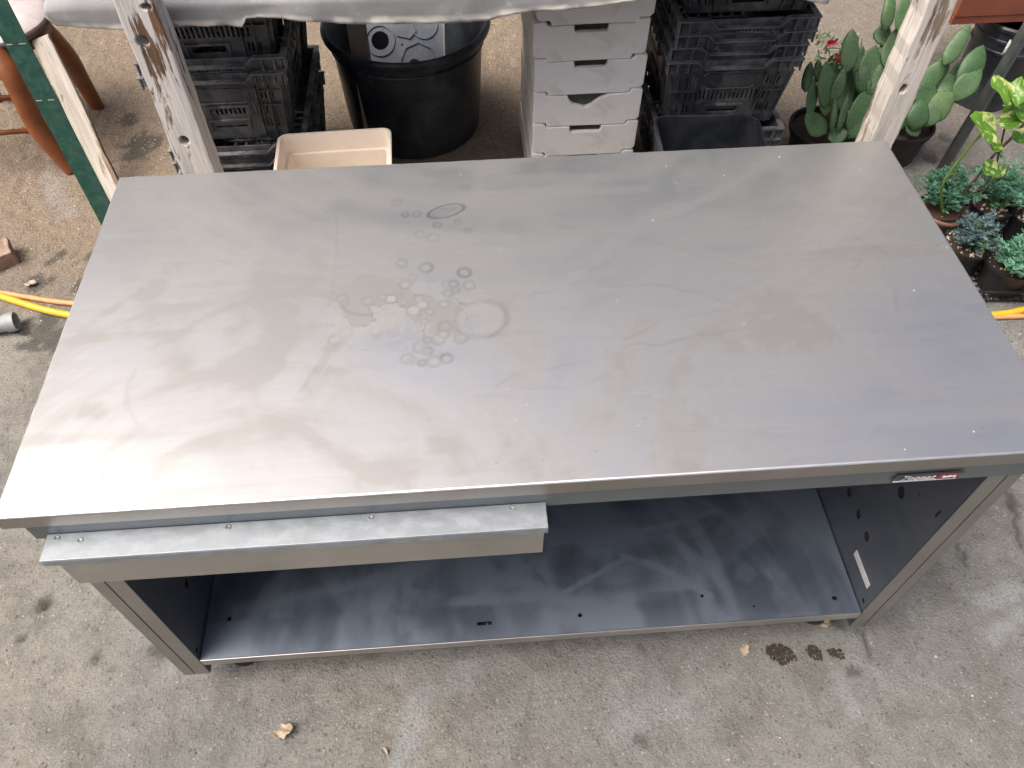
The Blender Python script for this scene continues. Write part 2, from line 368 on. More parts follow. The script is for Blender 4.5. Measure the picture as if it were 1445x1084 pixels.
def ground_mat():
    m = NT('worn_concrete_and_sand')
    a = m.attr('zone'); sp = m.n('ShaderNodeSeparateColor'); m.l(a.outputs['Color'], sp.inputs[0])
    sand, warm, stain_and_shade = sp.outputs[0], sp.outputs[1], sp.outputs[2]
    n1 = m.noise(2.2, 6, .62); n2 = m.noise(24, 6, .7); n3 = m.noise(150, 5, .7); n4 = m.noise(420, 3, .7)
    v = m.voro(190)
    con = m.mix(n1, (0.172, 0.175, 0.165), (0.249, 0.249, 0.234))
    con = m.mix(warm, con, (0.281, 0.263, 0.226))
    con = m.mix(m.ramp(n2, [(.30, .6), (.5, 0)]), con, (0.137, 0.136, 0.123))
    con = m.mix(m.ramp(n2, [(.58, 0), (.78, .55)]), con, (0.331, 0.331, 0.308))
    con = m.mix(m.ramp(n3, [(.30, .8), (.45, 0)]), con, (0.109, 0.105, 0.090))
    con = m.mix(m.ramp(n3, [(.56, 0), (.74, .65)]), con, (0.359, 0.357, 0.326))
    n5 = m.noise(7.5, 7, .74)
    con = m.mix(m.ramp(n5, [(.40, .55), (.52, 0)]), con, (0.139, 0.132, 0.117)); con = m.mix(m.ramp(n5, [(.56, 0), (.70, .5)]), con, (0.333, 0.322, 0.298))
    def specks(scale, thr, rad):
        vc = m.n('ShaderNodeTexVoronoi'); vc.inputs['Scale'].default_value = scale; m.l(m.co(), vc.inputs['Vector'])
        sp_ = m.n('ShaderNodeSeparateColor'); m.l(vc.outputs['Color'], sp_.inputs[0])
        pick = m.math('GREATER_THAN', sp_.outputs[0], thr)
        return m.math('MULTIPLY', m.math('LESS_THAN', vc.outputs['Distance'], m.math('MULTIPLY', sp_.outputs[1], rad)), pick)
    d1, d2, l1, l2 = specks(95, .72, .42), specks(230, .70, .45), specks(120, .80, .36), specks(260, .78, .42)
    con = m.mix(m.math('MULTIPLY', d1, .55), con, (0.086, 0.080, 0.068)); con = m.mix(m.math('MULTIPLY', d2, .6), con, (0.116, 0.110, 0.095))
    con = m.mix(m.math('MULTIPLY', l1, .5), con, (0.432, 0.436, 0.405)); con = m.mix(m.math('MULTIPLY', l2, .45), con, (0.396, 0.400, 0.368))
    san = m.mix(n2, (0.182, 0.142, 0.101), (0.342, 0.277, 0.208))
    san = m.mix(m.ramp(n3, [(.36, .85), (.48, 0)]), san, (0.099, 0.079, 0.058))
    san = m.mix(m.ramp(n3, [(.54, 0), (.68, .7)]), san, (0.426, 0.359, 0.278))
    san = m.mix(m.ramp(n4, [(.58, 0), (.74, .6)]), san, (0.394, 0.322, 0.241))
    col = m.mix(sand, con, san)
    col = m.mix(stain_and_shade, col, (0.068, 0.066, 0.059))
    col = m.mix(m.math('MULTIPLY', m.attr('scuff').outputs['Fac'], m.ramp(n3, [(.3, .2), (.6, 1)])), col, (0.387, 0.419, 0.432))
    dk = m.ramp(m.noise(46, 3, .6), [(.70, 0), (.745, .8)])
    col = m.mix(dk, col, (0.062, 0.056, 0.047))
    h = m.math('ADD', m.math('MULTIPLY', n2, 1.2), m.math('SUBTRACT', m.math('MULTIPLY', n3, .6), m.math('MULTIPLY', d1, .25)))
    m.set(Base_Color=col, Roughness=.92, Normal=m.bump(h, 1.0, .011), Specular_IOR_Level=.25); return m.m
M['ground'] = ground_mat()

# ------------------------------------------------------------------ ground
DENTS = [(P(px, py, z=0), r, d) for px, py, r, d in ((1315,221,.038,.03),(1415,236,.034,.025),(1441,262,.036,.03),(1336,193,.03,.02),
        (1322,247,.03,.02),(65,850,.022,.012),(135,928,.016,.008),(60,855,.012,.01),(30,902,.016,.008))]
DENTS = [(c.x, c.y, r, d) for c, r, d in DENTS]
CRACKS = [[P(*p, z=0) for p in seg] for seg in ([(1424,690),(1430,715),(1437,740),(1445,770),(1452,800)], [(1352,765),(1362,790),(1366,800)], [(1207,885),(1222,905),(1232,925)],
          [(0,452),(30,470),(60,478),(95,470)], [(1336,232),(1372,238),(1445,245)])]
def sand_zone(x, y):
    n = fbm(x*2.1, y*2.1, 3)-.5
    s = sstep(.95, 1.75, y+n*.9-.25*sstep(-.6, .5, x)-.35*sstep(.6, 1.6, x))
    return s*(1-.55*sstep(.9, 1.8, x))
def ground_h(x, y):
    s = sand_zone(x, y)
    h = (fbm(x*3, y*3, 1)-.5)*.010*(.5+s) + (fbm(x*14, y*14, 2)-.5)*.006*(.35+1.3*s) + (fbm(x*38, y*38, 5, 3)-.5)*.006*(.3+2.0*s)
    h = h + .0*x
    for cx, cy, r, d in DENTS:
        q = np.sqrt((x-cx)**2+((y-cy)*1.0)**2)/r
        h = h-d*(1-sstep(.55, 1.05, q+.25*(vn(x*60, y*60, 8)-.5)))
    return h
def seg_dist(x, y, pts):
    d = np.full(np.shape(x), 9.0)
    for a, b in zip(pts[:-1], pts[1:]):
        ax, ay, bx, by = a[0], a[1], b[0], b[1]; dx, dy = bx-ax, by-ay; L = dx*dx+dy*dy+1e-12
        t = np.clip(((x-ax)*dx+(y-ay)*dy)/L, 0, 1); d = np.minimum(d, np.hypot(x-ax-t*dx, y-ay-t*dy))
    return d
def axis(lo, hi, step):
    c = np.arange(lo, hi+step/2, step); g = [.03, .07, .15, .3, .6, 1.2, 2.5, 5, 10, 20, 45, 90, 160]
    return np.concatenate([lo-np.array(g)[::-1], c, hi+np.array(g)])
gx, gy = axis(-2.5, 2.9, .011), axis(-.5, 3.7, .011)
X, Y = np.meshgrid(gx, gy); Z = ground_h(X, Y)
for c in CRACKS:
    d = seg_dist(X+(vn(X*40, Y*40, 4)-.5)*.02, Y+(vn(X*40, Y*40, 6)-.5)*.02, c); Z = Z-.008*(1-sstep(.003, .012, d))
far = np.maximum(np.abs(X)-3, np.abs(Y-1.6)-2.4); Z = Z*(1-sstep(0, 1, far))
def grid_mesh(name, X, Y, Z):
    ny, nx = X.shape; me = bpy.data.meshes.new(name)
    co = np.stack([X, Y, Z], -1).reshape(-1, 3).astype(np.float32)
    idx = np.arange(nx*ny).reshape(ny, nx)
    q = np.stack([idx[:-1, :-1], idx[:-1, 1:], idx[1:, 1:], idx[1:, :-1]], -1).reshape(-1, 4).astype(np.int32)
    me.vertices.add(len(co)); me.vertices.foreach_set('co', co.ravel())
    me.loops.add(q.size); me.loops.foreach_set('vertex_index', q.ravel())
    me.polygons.add(len(q)); me.polygons.foreach_set('loop_start', np.arange(0, q.size, 4, dtype=np.int32))
    me.update(calc_edges=True); me.polygons.foreach_set('use_smooth', np.ones(len(q), bool)); return me
def set_col(me, name, arr):
    a = me.attributes.new(name, 'FLOAT_COLOR', 'POINT'); full = np.ones((len(me.vertices), 4), np.float32)
    full[:len(arr), :3] = arr; a.data.foreach_set('color', full.ravel())
gm = grid_mesh('ground', X, Y, Z)
sz = sand_zone(X, Y)
warm = np.clip(1-sstep(-.9, .6, X)*.75, 0, 1)*sstep(.25, .7, fbm(X*2.5, Y*2.5, 9))*.9
st = np.zeros_like(X)
for px, py, r in ((230,910,.05),(920,920,.025),(965,925,.012),(1180,880,.02),(1205,950,.02),(905,1045,.02),(80,365,.04),(55,400,.05),(130,365,.03),(110,405,.035),(200,205,.09),(60,470,.1),(180,170,.05)):
    c = P(px, py, z=0); q = np.hypot(X-c.x, Y-c.y)/r; st = np.maximum(st, .75*(1-sstep(.55, .95, q+2.2*(fbm(X*30, Y*30, 12)-.5))))  # stains, plus painted shadows beside the chair leg, brick and pipe
for c in CRACKS:
    d = seg_dist(X+(vn(X*40, Y*40, 4)-.5)*.02, Y+(vn(X*40, Y*40, 6)-.5)*.02, c); st = np.maximum(st, .8*(1-sstep(.002, .010, d)))
for cx, cy, r, d in DENTS:
    st = np.maximum(st, .75*(1-sstep(.5, 1.05, np.hypot(X-cx, Y-cy)/r)))  # recess shade of the dents put into the colour
set_col(gm, 'zone', np.stack([sz, warm, st], -1).reshape(-1, 3))
sf = np.zeros_like(X)
for (pa_, pb_, r, a) in (((565,1075),(600,985),.04,.45),((600,985),(660,950),.04,.25),((1385,850),(1440,835),.03,.5),((1400,900),(1440,870),.03,.4),((1180,960),(1200,1000),.02,.3),((880,1010),(960,990),.06,.25),((70,250),(95,300),.06,.3)):
    d = seg_dist(X, Y, [P(*pa_, z=0), P(*pb_, z=0)])/r; sf = np.maximum(sf, a*(1-sstep(.2, 1.1, d+1.4*(fbm(X*26, Y*26, 15)-.5))))
a_ = gm.attributes.new('scuff', 'FLOAT', 'POINT'); a_.data.foreach_set('value', sf.ravel().astype(np.float32))
tag(link_mesh('ground', gm, M['ground']), kind='structure')

# ------------------------------------------------------------------ steel work table
W2, D, H = .8, .781, .85
ROOT = empty('steel_worktable', (0, 0, 0), 0, 'stained stainless steel work table with a drawer front and an open shelf below', 'work table')
def T(px, py): p = P(px, py, z=H); return (p.x, p.y)
ins = .0032; step = .0026
nx = int((2*W2-2*ins)/step)+1; ny = int((D-2*ins)/step)+1
X, Y = np.meshgrid(np.linspace(-W2+ins, W2-ins, nx), np.linspace(ins, D-ins, ny))
me = grid_mesh('tabletop', X, Y, np.full_like(X, H))
film_and_reflection = np.zeros_like(X); ring = np.zeros_like(X); lite = np.zeros_like(X)
# wiping arcs: noise in polar coordinates about a few elbows
for cx, cy, r0, r1, a, s in ((-.45, -.1, .15, .75, .55, 1), (-.15, .25, .05, .45, .4, 5), (.55, .0, .2, .8, .35, 9), (.0, 1.3, .4, 1.2, .45, 13)):
    r = np.hypot(X-cx, Y-cy); th = np.arctan2(Y-cy, X-cx)
    n = fbm(r*22, th*1.6, s, 5); film_and_reflection += a*sstep(.40, .82, n)*sstep(r0, r0+.1, r)*(1-sstep(r1-.2, r1, r))
film_and_reflection += .5*sstep(.36, .82, fbm(X*2.6, Y*4.4, 21))
film_and_reflection += .3*sstep(.35, .8, fbm(X*9, Y*11, 91, 6)); film_and_reflection += .25*sstep(.45, .75, fbm(X*34, Y*40, 95))*sstep(.45, .7, fbm(X*4, Y*5, 97))
film_and_reflection += .35*sstep(.5, .8, fbm(X*2.2, Y*34, 25))*sstep(.3, .7, fbm(X*4, Y*4, 28))
def wob(s, a=.008): return a*(fbm(X*22, Y*22, s)-.5)*2
def add_ring(px, py, r, wdt, a=.7, fill=0, s=0, gap=None):
    cx, cy = T(px, py); q = np.hypot(X-cx, Y-cy)+wob(s, r*.25)
    v = a*.85*(1-sstep(.0, wdt*1.5, np.abs(q-r)))*(.45+.55*sstep(.3, .65, fbm(X*24, Y*24, s+31)))
    if gap is not None:
        th = np.arctan2(Y-cy, X-cx); v = v*sstep(.15, .45, np.abs(np.angle(np.exp(1j*(th-gap)))))
    global ring, lite
    ring = np.maximum(ring, v); lite = np.maximum(lite, fill*(1-sstep(r*.8, r, q)))
add_ring(678, 449, .044, .007, .62, .25, 3, PI*.95); add_ring(676, 450, .040, .003, .4, 0, 4)
for px, py, r, a, f in ((601,378,.011,.8,.5),(655,385,.011,.9,.4),(640,401,.008,.8,.5),(662,403,.008,.7,.5),(572,402,.010,.6,.4),(583,391,.006,.5,.3),(567,372,.008,.5,.3),(630,506,.010,.8,.3),(552,422,.010,.6,.6),
     (628,461,.011,.5,0),(594,490,.011,.6,.5),(603,480,.007,.6,.3),(556,462,.007,.6,.5),(542,463,.006,.5,.4),(572,303,.006,.8,.3),(588,302,.007,.8,.4),(617,318,.007,.6,.4),(646,313,.005,.6,.3),(593,331,.009,.5,.2),(560,286,.008,.5,.2),
     (632,414,.008,.7,.4),(643,409,.006,.6,.3),(485,428,.007,.7,.1),(596,512,.006,.6,.3),(603,495,.008,.6,.2),(584,438,.012,.6,.5),(596,430,.010,.5,.5),(540,420,.006,.4,.2),(660,325,.005,.5,.2),(655,476,.007,.5,.2)):
    add_ring(px, py, r, .0045, a, f, int(px))
for k in range(46):
    px = random.gauss(565, 42); py = random.gauss(448, 42); r = random.uniform(.003, .011)
    add_ring(px, py, r, .004, random.uniform(.2, .55), random.uniform(0, .45), k)
# merged water blots
cx, cy = T(570, 445); q = np.hypot((X-cx)/.16, (Y-cy)/.10)
bl = fbm(X*20, Y*20, 33, 4); m0 = 1-sstep(.5, 1.1, q)
ring = np.maximum(ring, .6*m0*(1-sstep(.0, .02, np.abs(bl-.52)))); lite = np.maximum(lite, .4*m0*sstep(.52, .56, bl))
film_and_reflection += .8*m0*(1-sstep(.34, .54, bl+.08*(fbm(X*60, Y*60, 35)-.5)))
# elongated drop
cx, cy = T(630, 298); u = (X-cx)*math.cos(.32)+(Y-cy)*math.sin(.32); v = -(X-cx)*math.sin(.32)+(Y-cy)*math.cos(.32)
q = np.sqrt((u/.036)**2+(v/.017)**2)+.15*(fbm(X*40, Y*40, 41)-.5); ring = np.maximum(ring, .9*(1-sstep(.0, .22, np.abs(q-1)))); lite = np.maximum(lite, 1-sstep(.8, .95, q))
def stroke(pts, wdt, a, where='ring', s=0, w_=.006):
    global ring, lite, film_and_reflection
    pp = [T(*p) for p in pts]; pp = [tuple(p)[:2] for p in spline([(x, y, 0) for x, y in pp], 8)]
    x0, x1 = min(p[0] for p in pp)-.08, max(p[0] for p in pp)+.08; y0, y1 = min(p[1] for p in pp)-.08, max(p[1] for p in pp)+.08
    sel = (X > x0) & (X < x1) & (Y > y0) & (Y < y1); xs, ys = X[sel], Y[sel]
    d = seg_dist(xs+w_*2*(fbm(xs*30, ys*30, s)-.5), ys+w_*2*(fbm(xs*30, ys*30, s+3)-.5), pp)
    a = a*(.62 if where == 'ring' else 1); wdt = wdt*(1.25 if where == 'ring' else 1.5)
    v = a*(1-sstep(0, wdt, d))*sstep(.25, .7, fbm(xs*11, ys*11, s+7))
    if where == 'ring': ring[sel] = np.maximum(ring[sel], v)
    elif where == 'lite': lite[sel] = np.maximum(lite[sel], v)
    else: film_and_reflection[sel] += v
stroke([(700,545),(735,525),(790,518),(850,505),(880,492),(905,486),(930,488),(975,475),(1040,466),(1062,455),(1058,440),(1010,420),(950,405),(880,402),(800,412),(740,418)], .004, .45, s=2)
stroke([(880,480),(950,448),(1050,437)], .004, .4, s=3)
stroke([(720,545),(800,548),(870,530),(930,542),(1000,545)], .005, .35, s=5)
stroke([(960,350),(1030,372),(1100,395)], .006, .45, s=6); stroke([(790,320),(900,335),(1000,362)], .007, .3, s=7)
stroke([(1120,373),(1160,380),(1205,378),(1216,356),(1240,350),(1252,362)], .005, .45, s=8)
stroke([(1205,335),(1225,345),(1250,380),(1262,410),(1268,440)], .006, .35, s=9)
stroke([(545,448),(510,462),(475,488),(445,520),(425,552)], .006, .5, s=11); stroke([(510,475),(470,505),(445,545)], .002, .5, 'lite', s=12, w_=.001)
stroke([(530,460),(490,470),(470,492)], .014, .5, 'film_and_reflection', s=13)
stroke([(110,470),(170,430),(260,405),(360,396),(450,392)], .012, .5, 'film_and_reflection', s=14, w_=.01); stroke([(190,545),(240,480),(330,432),(440,410)], .010, .4, 'film_and_reflection', s=15)
stroke([(200,610),(180,570),(190,520),(240,470)], .006, .35, s=16); stroke([(360,560),(390,510),(440,470)], .02, .4, 'film_and_reflection', s=17)
stroke([(460,300),(474,300),(474,370),(466,430)], .004, .3, s=18, w_=.002); stroke([(430,330),(455,345),(450,365)], .02, .5, 'film_and_reflection', s=19)
stroke([(475,440),(500,440),(530,438)], .016, .9, 'film_and_reflection', s=20); stroke([(480,425),(495,442),(520,445),(545,438)], .006, .7, s=21)
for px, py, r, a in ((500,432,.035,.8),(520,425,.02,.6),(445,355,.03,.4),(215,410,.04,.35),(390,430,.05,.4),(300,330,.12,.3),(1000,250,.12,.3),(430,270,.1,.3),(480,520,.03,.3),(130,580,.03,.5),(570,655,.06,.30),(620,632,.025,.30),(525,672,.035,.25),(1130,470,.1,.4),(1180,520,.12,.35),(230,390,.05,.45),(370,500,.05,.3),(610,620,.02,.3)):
    cx, cy = T(px, py); q = np.hypot(X-cx, (Y-cy)*1.3)/r; film_and_reflection += a*(1-sstep(.3, 1.1, q+.9*(fbm(X*45, Y*20, int(px))-.5)))  # patches along the two left bands paint blurred dark reflections
stroke([(392,395),(380,470),(368,575)], .065, .75, 'film_and_reflection', s=41, w_=.02); stroke([(212,360),(228,440),(255,515)], .045, .65, 'film_and_reflection', s=42, w_=.02); stroke([(1090,430),(1060,500),(1000,560)], .07, .4, 'film_and_reflection', s=43, w_=.03)  # first two strokes: blurred dark reflections put into the colour
stroke([(548,447),(500,470),(462,505),(430,556)], .022, .9, 'film_and_reflection', s=44, w_=.004); stroke([(478,440),(490,450),(475,490)], .02, .7, 'film_and_reflection', s=45)
stroke([(860,612),(1000,607),(1245,599)], .004, .25, s=31, w_=.001); stroke([(1245,599),(1225,622)], .004, .25, s=32, w_=.001)
for k in range(36):
    px, py = random.uniform(60, 1400), random.uniform(230, 680); cx, cy = T(px, py); r = random.uniform(.0015, .004)
    sel = (np.abs(X-cx) < .01) & (np.abs(Y-cy) < .01); q = np.hypot(X[sel]-cx, Y[sel]-cy)/r; ring[sel] = np.maximum(ring[sel], random.uniform(.2, .6)*(1-sstep(.2, 1.1, q)))
wear_and_tone = np.stack([np.clip(film_and_reflection, 0, 1), np.clip(ring, 0, 1), np.clip(lite, 0, 1)], -1).reshape(-1, 3)  # first channel holds real smears and the painted reflection bands
# folded rim all round
idx = np.arange(nx*ny).reshape(ny, nx)
loop = list(idx[0, :])+list(idx[1:, -1])+list(idx[-1, -2::-1])+list(idx[-2:0:-1, 0])
loop = loop[::4]+([] if False else []); keep = set([int(idx[0, 0]), int(idx[0, -1]), int(idx[-1, -1]), int(idx[-1, 0])])
full = list(idx[0, :])+list(idx[1:, -1])+list(idx[-1, -2::-1])+list(idx[-2:0:-1, 0])
co = np.stack([X, Y], -1).reshape(-1, 2); B = co[full]; out = np.stack([np.where(B[:, 0] < -W2+ins+1e-6, -1, np.where(B[:, 0] > W2-ins-1e-6, 1, 0)), np.where(B[:, 1] < ins+1e-6, -1, np.where(B[:, 1] > D-ins-1e-6, 1, 0))], -1)
nick = (vn(np.arange(len(full))*.13, np.zeros(len(full)), 50)-.5)*.0007
rb = MB(); loops = []
prof = [(0, 0), (.0011, -.0002), (.0021, -.0008), (.0029, -.0018), (.0032, -.0032), (.0032, -.0042), (.0032, -.0295), (.0032, -.0305), (.0015, -.0315), (-.018, -.0315)]
vs = []
for o_, z_ in prof:
    for k in range(len(full)): vs.append((B[k, 0]+out[k, 0]*o_, B[k, 1]+out[k, 1]*o_, H+z_+(nick[k] if 0 > z_ > -.003 else 0)))
n = len(full)
rb.add(vs, [(i*n+k, (i+1)*n+k, (i+1)*n+(k+1) % n, i*n+(k+1) % n) for i in range(len(prof)-1) for k in range(n)])
top = link_mesh('tabletop', me, M['worktop'], ROOT); set_col(me, 'wear_and_tone', wear_and_tone)
rim = rb.build('folded_rim', M['rim'], ROOT); auto_smooth(rim, .9)
# recessed strip under the top
sb = MB(); z0, z1 = .768, .8185
sb.box((-.778, .008, z0), (.778, .028, z1)); sb.box((-.778, .7535, z0), (.778, .773, z1)); sb.box((-.778, .0285, z0), (-.756, .753, z1)); sb.box((.756, .0285, z0), (.778, .753, z1))
sb.build('top_frame', M['galv'], ROOT, bevel=.0012)
MB().box((-.755, .03, .805), (.755, .7525, .816)).build('underside_board', M['steel_in'], ROOT)
# side panels: folded sheet with a front edge in two folds and a gap between them
PX, PZ0, PZ1 = .778, .083, .7675
def side_panel(sg, holes, slots):
    inner = PX-.0555
    root = bpy.data.objects.new('side_panel', None); COL.objects.link(root); root.parent = ROOT
    hl = [circle(y, z, r, r*1.25, 12) for y, z, r in holes]+[slot(y, z, a, b) for y, z, a, b in slots]
    pl = plate([(.024, PZ0+.002), (.757, PZ0+.002), (.757, PZ1), (.024, PZ1)], hl, .0015, SIDE)
    pl.transform(Matrix.Translation((inner if sg > 0 else -inner-.0015, 0, 0)))
    bm_obj(pl, 'inner_sheet', M['steel_in'], root)
    a, b = sorted((sg*(inner+.004), sg*PX))
    MB().box((a, .03, PZ0+.003), (b, .757, PZ1)).build('cavity_shade', M['dark_hole'], root)  # black filling stands in for the shade behind the holes
    MB().box((a, .7585, PZ0), (b, .7605, PZ1)).build('rear_edge', M['steel_z'], root)
    ox0, ox1 = sorted((sg*PX, sg*(PX+.0015))); MB().box((ox0, .02, PZ0), (ox1, .7605, PZ1)).build('outer_sheet', M['steel_z'], root)
    e = [sg*inner, sg*(inner+.031), sg*(inner+.0335), sg*PX]
    i0, i1 = sorted(e[:2]); o0, o1 = sorted(e[2:])
    MB().box((i0, .0195, PZ0), (i1, .0235, PZ1)).build('front_fold', M['steel_z'], root, bevel=.0012)
    MB().box((o0, .0195, PZ0), (o1, .0245, PZ1)).build('front_fold', M['steel_z'], root, bevel=.0012)
    return root
spR = side_panel(1, [(.245,.306,.010),(.188,.308,.010),(.135,.306,.011),(.135,.496,.012),(.039,.190,.006)], [(.044,.577,.006,.024),(.16,.60,.006,.006),(.1,.55,.005,.005)])
MB().box((.7205,.050,.228), (.7218,.132,.247), None).build('paper_label', M['sticker'], spR)
spL = side_panel(-1, [(.133,.308,.010),(.036,.188,.006)], [(.2,.55,.01,.02)])
# shelf with drilled holes
SZ = .166
def shelf():
    hs = [circle(x, y, r, r, 10) for x, y, r in ((-.671,.108,.0055),(.101,.060,.0048),(.673,.058,.006),(.38,.085,.004),(.42,.06,.0025),(.489,.053,.003))]
    hs.append(rrect(-.129, .0535, -.091, .0615, .0035, 3))
    bm = plate([(-.7205, .022), (.7205, .022), (.7205, .753), (-.7205, .753)], hs, .0015)
    bm.transform(Matrix.Translation((0, 0, SZ-.0015)))
    bmesh.ops.triangulate(bm, faces=bm.faces)
    bmesh.ops.subdivide_edges(bm, edges=bm.edges[:], cuts=0) if False else None
    return bm_obj(bm, 'shelf', None, ROOT)
sh = shelf(); me = sh.data; me.materials.append(M['steel_in'])
# wiped top skin of the shelf: fine sheet whose wear map carries the rag marks; it stops short of the holes' row
X, Y = np.meshgrid(np.linspace(-.719, .719, 360), np.linspace(.0225, .7515, 190))
me = grid_mesh('shelf_skin', X, Y, np.full_like(X, SZ+.0004))
hz = [(-.671,.108,.0055),(.101,.060,.0048),(.673,.058,.006),(.38,.085,.004),(.489,.053,.003),(-.121,.0575,.005),(-.110,.0575,.005),(-.099,.0575,.005)]
wv = np.zeros_like(X)
for cx, cy, a, s in ((.1, -.1, .6, 61), (.55, .1, .5, 65), (-.3, .0, .6, 69), (.2, .6, .4, 73)):
    r = np.hypot(X-cx, Y-cy); th = np.arctan2(Y-cy, X-cx); wv += a*sstep(.45, .8, fbm(r*22, th*1.4, s, 4))
wv += .5*sstep(.4, .75, fbm(X*3, Y*6, 77))
for pts, wd, a in (([(775,848),(880,790)], .01, .7), ([(880,785),(930,800),(1000,840)], .014, .5), ([(860,760),(950,740),(1010,720)], .012, .4), ([(640,850),(760,840),(900,870)], .02, .5), ([(330,860),(480,830),(600,800)], .02, .4)):
    pp = [tuple(P(*p, z=SZ))[:2] for p in pts]; wv += a*(1-sstep(wd*.2, wd, seg_dist(X+.01*(fbm(X*20, Y*20, 81)-.5), Y, pp)))
bmv = bmesh.new(); bmv.from_mesh(me); bmv.verts.ensure_lookup_table()
dead = [f for f in bmv.faces if any((f.calc_center_median().x-a)**2+(f.calc_center_median().y-b)**2 < (r+.0005)**2 for a, b, r in hz)]
bmesh.ops.delete(bmv, geom=dead, context='FACES_ONLY'); bmv.to_mesh(me); bmv.free()
set_col(me, 'wear_and_tone', np.stack([np.clip(wv, 0, 1)]*3, -1).reshape(-1, 3))
link_mesh('shelf_skin', me, M['shelf'], sh)
lp = MB(); lp.box((-.7205, .0195, .138), (.7205, .0217, SZ+.0002)); lp.build('shelf_lip', M['steel_x'], ROOT, bevel=.0009)
MB().box((-.7205, .0222, .1440), (.7205, .753, .1480)).build('shelf_shade_plate', M['dark_hole'], ROOT)  # black plate added so the shelf's holes look shaded
MB().box((-.7205, .7545, .1), (.7205, .7565, PZ1)).build('back_panel', M['steel_in'], ROOT)
for x in (-.676, .682):
    for y in (.095, .70):
        MB().lathe([(0, 0), (.034, 0), (.038, .005), (.036, .018), (.016, .026), (.013, .03), (.013, .155), (0, .155)], 24, (x, y, 0)).build('foot', M['rubber'], ROOT, True)
# drawer front with a screwed ledge
dr = bpy.data.objects.new('drawer', None); COL.objects.link(dr); dr.parent = ROOT
MB().box((-.737, -.0325, .690), (-.0075, -.030, .7785)).box((-.737, -.0295, .690), (-.735, .006, .7675)).box((-.0095, -.0295, .690), (-.0075, .0065, .7675)).box((-.734, -.0295, .691), (-.010, .0062, .693)).build('drawer_front', M['steel_x'], dr, bevel=.001)
led = MB().box((-.755, -.0365, .779), (-.002, .0075, .782)).box((-.755, -.0365, .7635), (-.002, -.0340, .7787)).build('ledge', M['alu'], dr, bevel=.001)
for px, py in ((81,757),(113,763),(322,744),(523,730),(722,715)):
    c = P(px, py, z=.782)
    s = MB().lathe([(.0052, 0), (.0048, .0008), (.0030, .0010), (.0026, .0002), (0, .0001)], 14, (c.x, min(0, c.y), .7821)).build('screw', M['pole'], dr, True)
# maker's plate
np_ = empty('nameplate', (.541, .0075, .779)); np_.parent = ROOT; np_.rotation_euler = (math.radians(0), 0, 0)
pl = plate([(0, 0), (.104, 0), (.112, .018), (.006, .018)], [], .002, FRONT); pl.transform(Matrix.Translation((0, -.0035, 0))); bm_obj(pl, 'plate_body', M['black'], np_)
pl = plate([(.072, .0035), (.100, .0035), (.1055, .016), (.0745, .016)], [], .0012, FRONT); pl.transform(Matrix.Translation((0, -.0050, 0))); bm_obj(pl, 'badge', M['red'], np_)
pl = plate([(.003, .0005), (.103, .0005), (.1035, .0024), (.0035, .0024)], [], .0012, FRONT); pl.transform(Matrix.Translation((0, -.0050, 0))); bm_obj(pl, 'edge_line', M['white'], np_)
def text(s, size, loc, mat, parent, name, shear=.35, sx=1):
    cu = bpy.data.curves.new('t', 'FONT'); cu.body = s; cu.size = size; cu.shear = shear; cu.extrude = .0004
    o = bpy.data.objects.new('t', cu); COL.objects.link(o); bpy.context.view_layer.update()
    me = bpy.data.meshes.new_from_object(o.evaluated_get(bpy.context.evaluated_depsgraph_get())); bpy.data.objects.remove(o)
    me.transform(Matrix.Diagonal((sx, 1, 1, 1))); me.transform(Matrix.Rotation(PI/2, 4, 'X')); me.name = name
    me.materials.clear(); q = link_mesh(name, me, mat, parent); q.location = loc; return q
text('Zoppas', .0185, (.011, -.0046, .0042), M['white'], np_, 'lettering', .4, 1.0)
sq = MB()
sq.tube([Vector((.079, -.0054, .0085)), Vector((.083, -.0054, .0105)), Vector((.087, -.0054, .0095)), Vector((.091, -.0054, .011)), Vector((.096, -.0054, .0095)), Vector((.100, -.0054, .0105))], .0014, 6).build('badge_script', M['white'], np_)
# crumbs lying on the steel
cb = MB()
CR = [(895,295),(898,296),(1150,205),(1070,238),(925,252),(953,258),(1022,248),(1215,240),(1285,280),(650,247),(398,248),(402,251),(940,235),(1100,222),(1250,315),(870,425),(1050,458),(1290,410)]
for k in range(16): CR.append((random.gauss(950, 260), random.gauss(300, 70)))
for k in range(10): CR.append((random.uniform(450, 1400), random.uniform(500, 700)))
for px, py in CR:
    p = P(px, py, z=.171) if 0 else P(px, py, z=H)
    if not (-.79 < p.x < .79 and .01 < p.y < .775): continue
    r = random.uniform(.0005, .0012)
    M4 = Matrix.Translation((p.x, p.y, H+r*.6)) @ Matrix.Rotation(random.uniform(0, 3), 4, 'Z')
    cb.add([M4 @ Vector(v) for v in ((r*1.6,0,0),(-r,r*.9,0),(-r,-r,0),(0,0,r),(0,0,-r*.6))], [(0,1,3),(1,2,3),(2,0,3),(1,0,4),(2,1,4),(0,2,4)])
tag(cb.build('crumbs', M['crumb']), 'scattered tiny white specks of grit lying on the steel table top', 'grit', None, 'stuff')

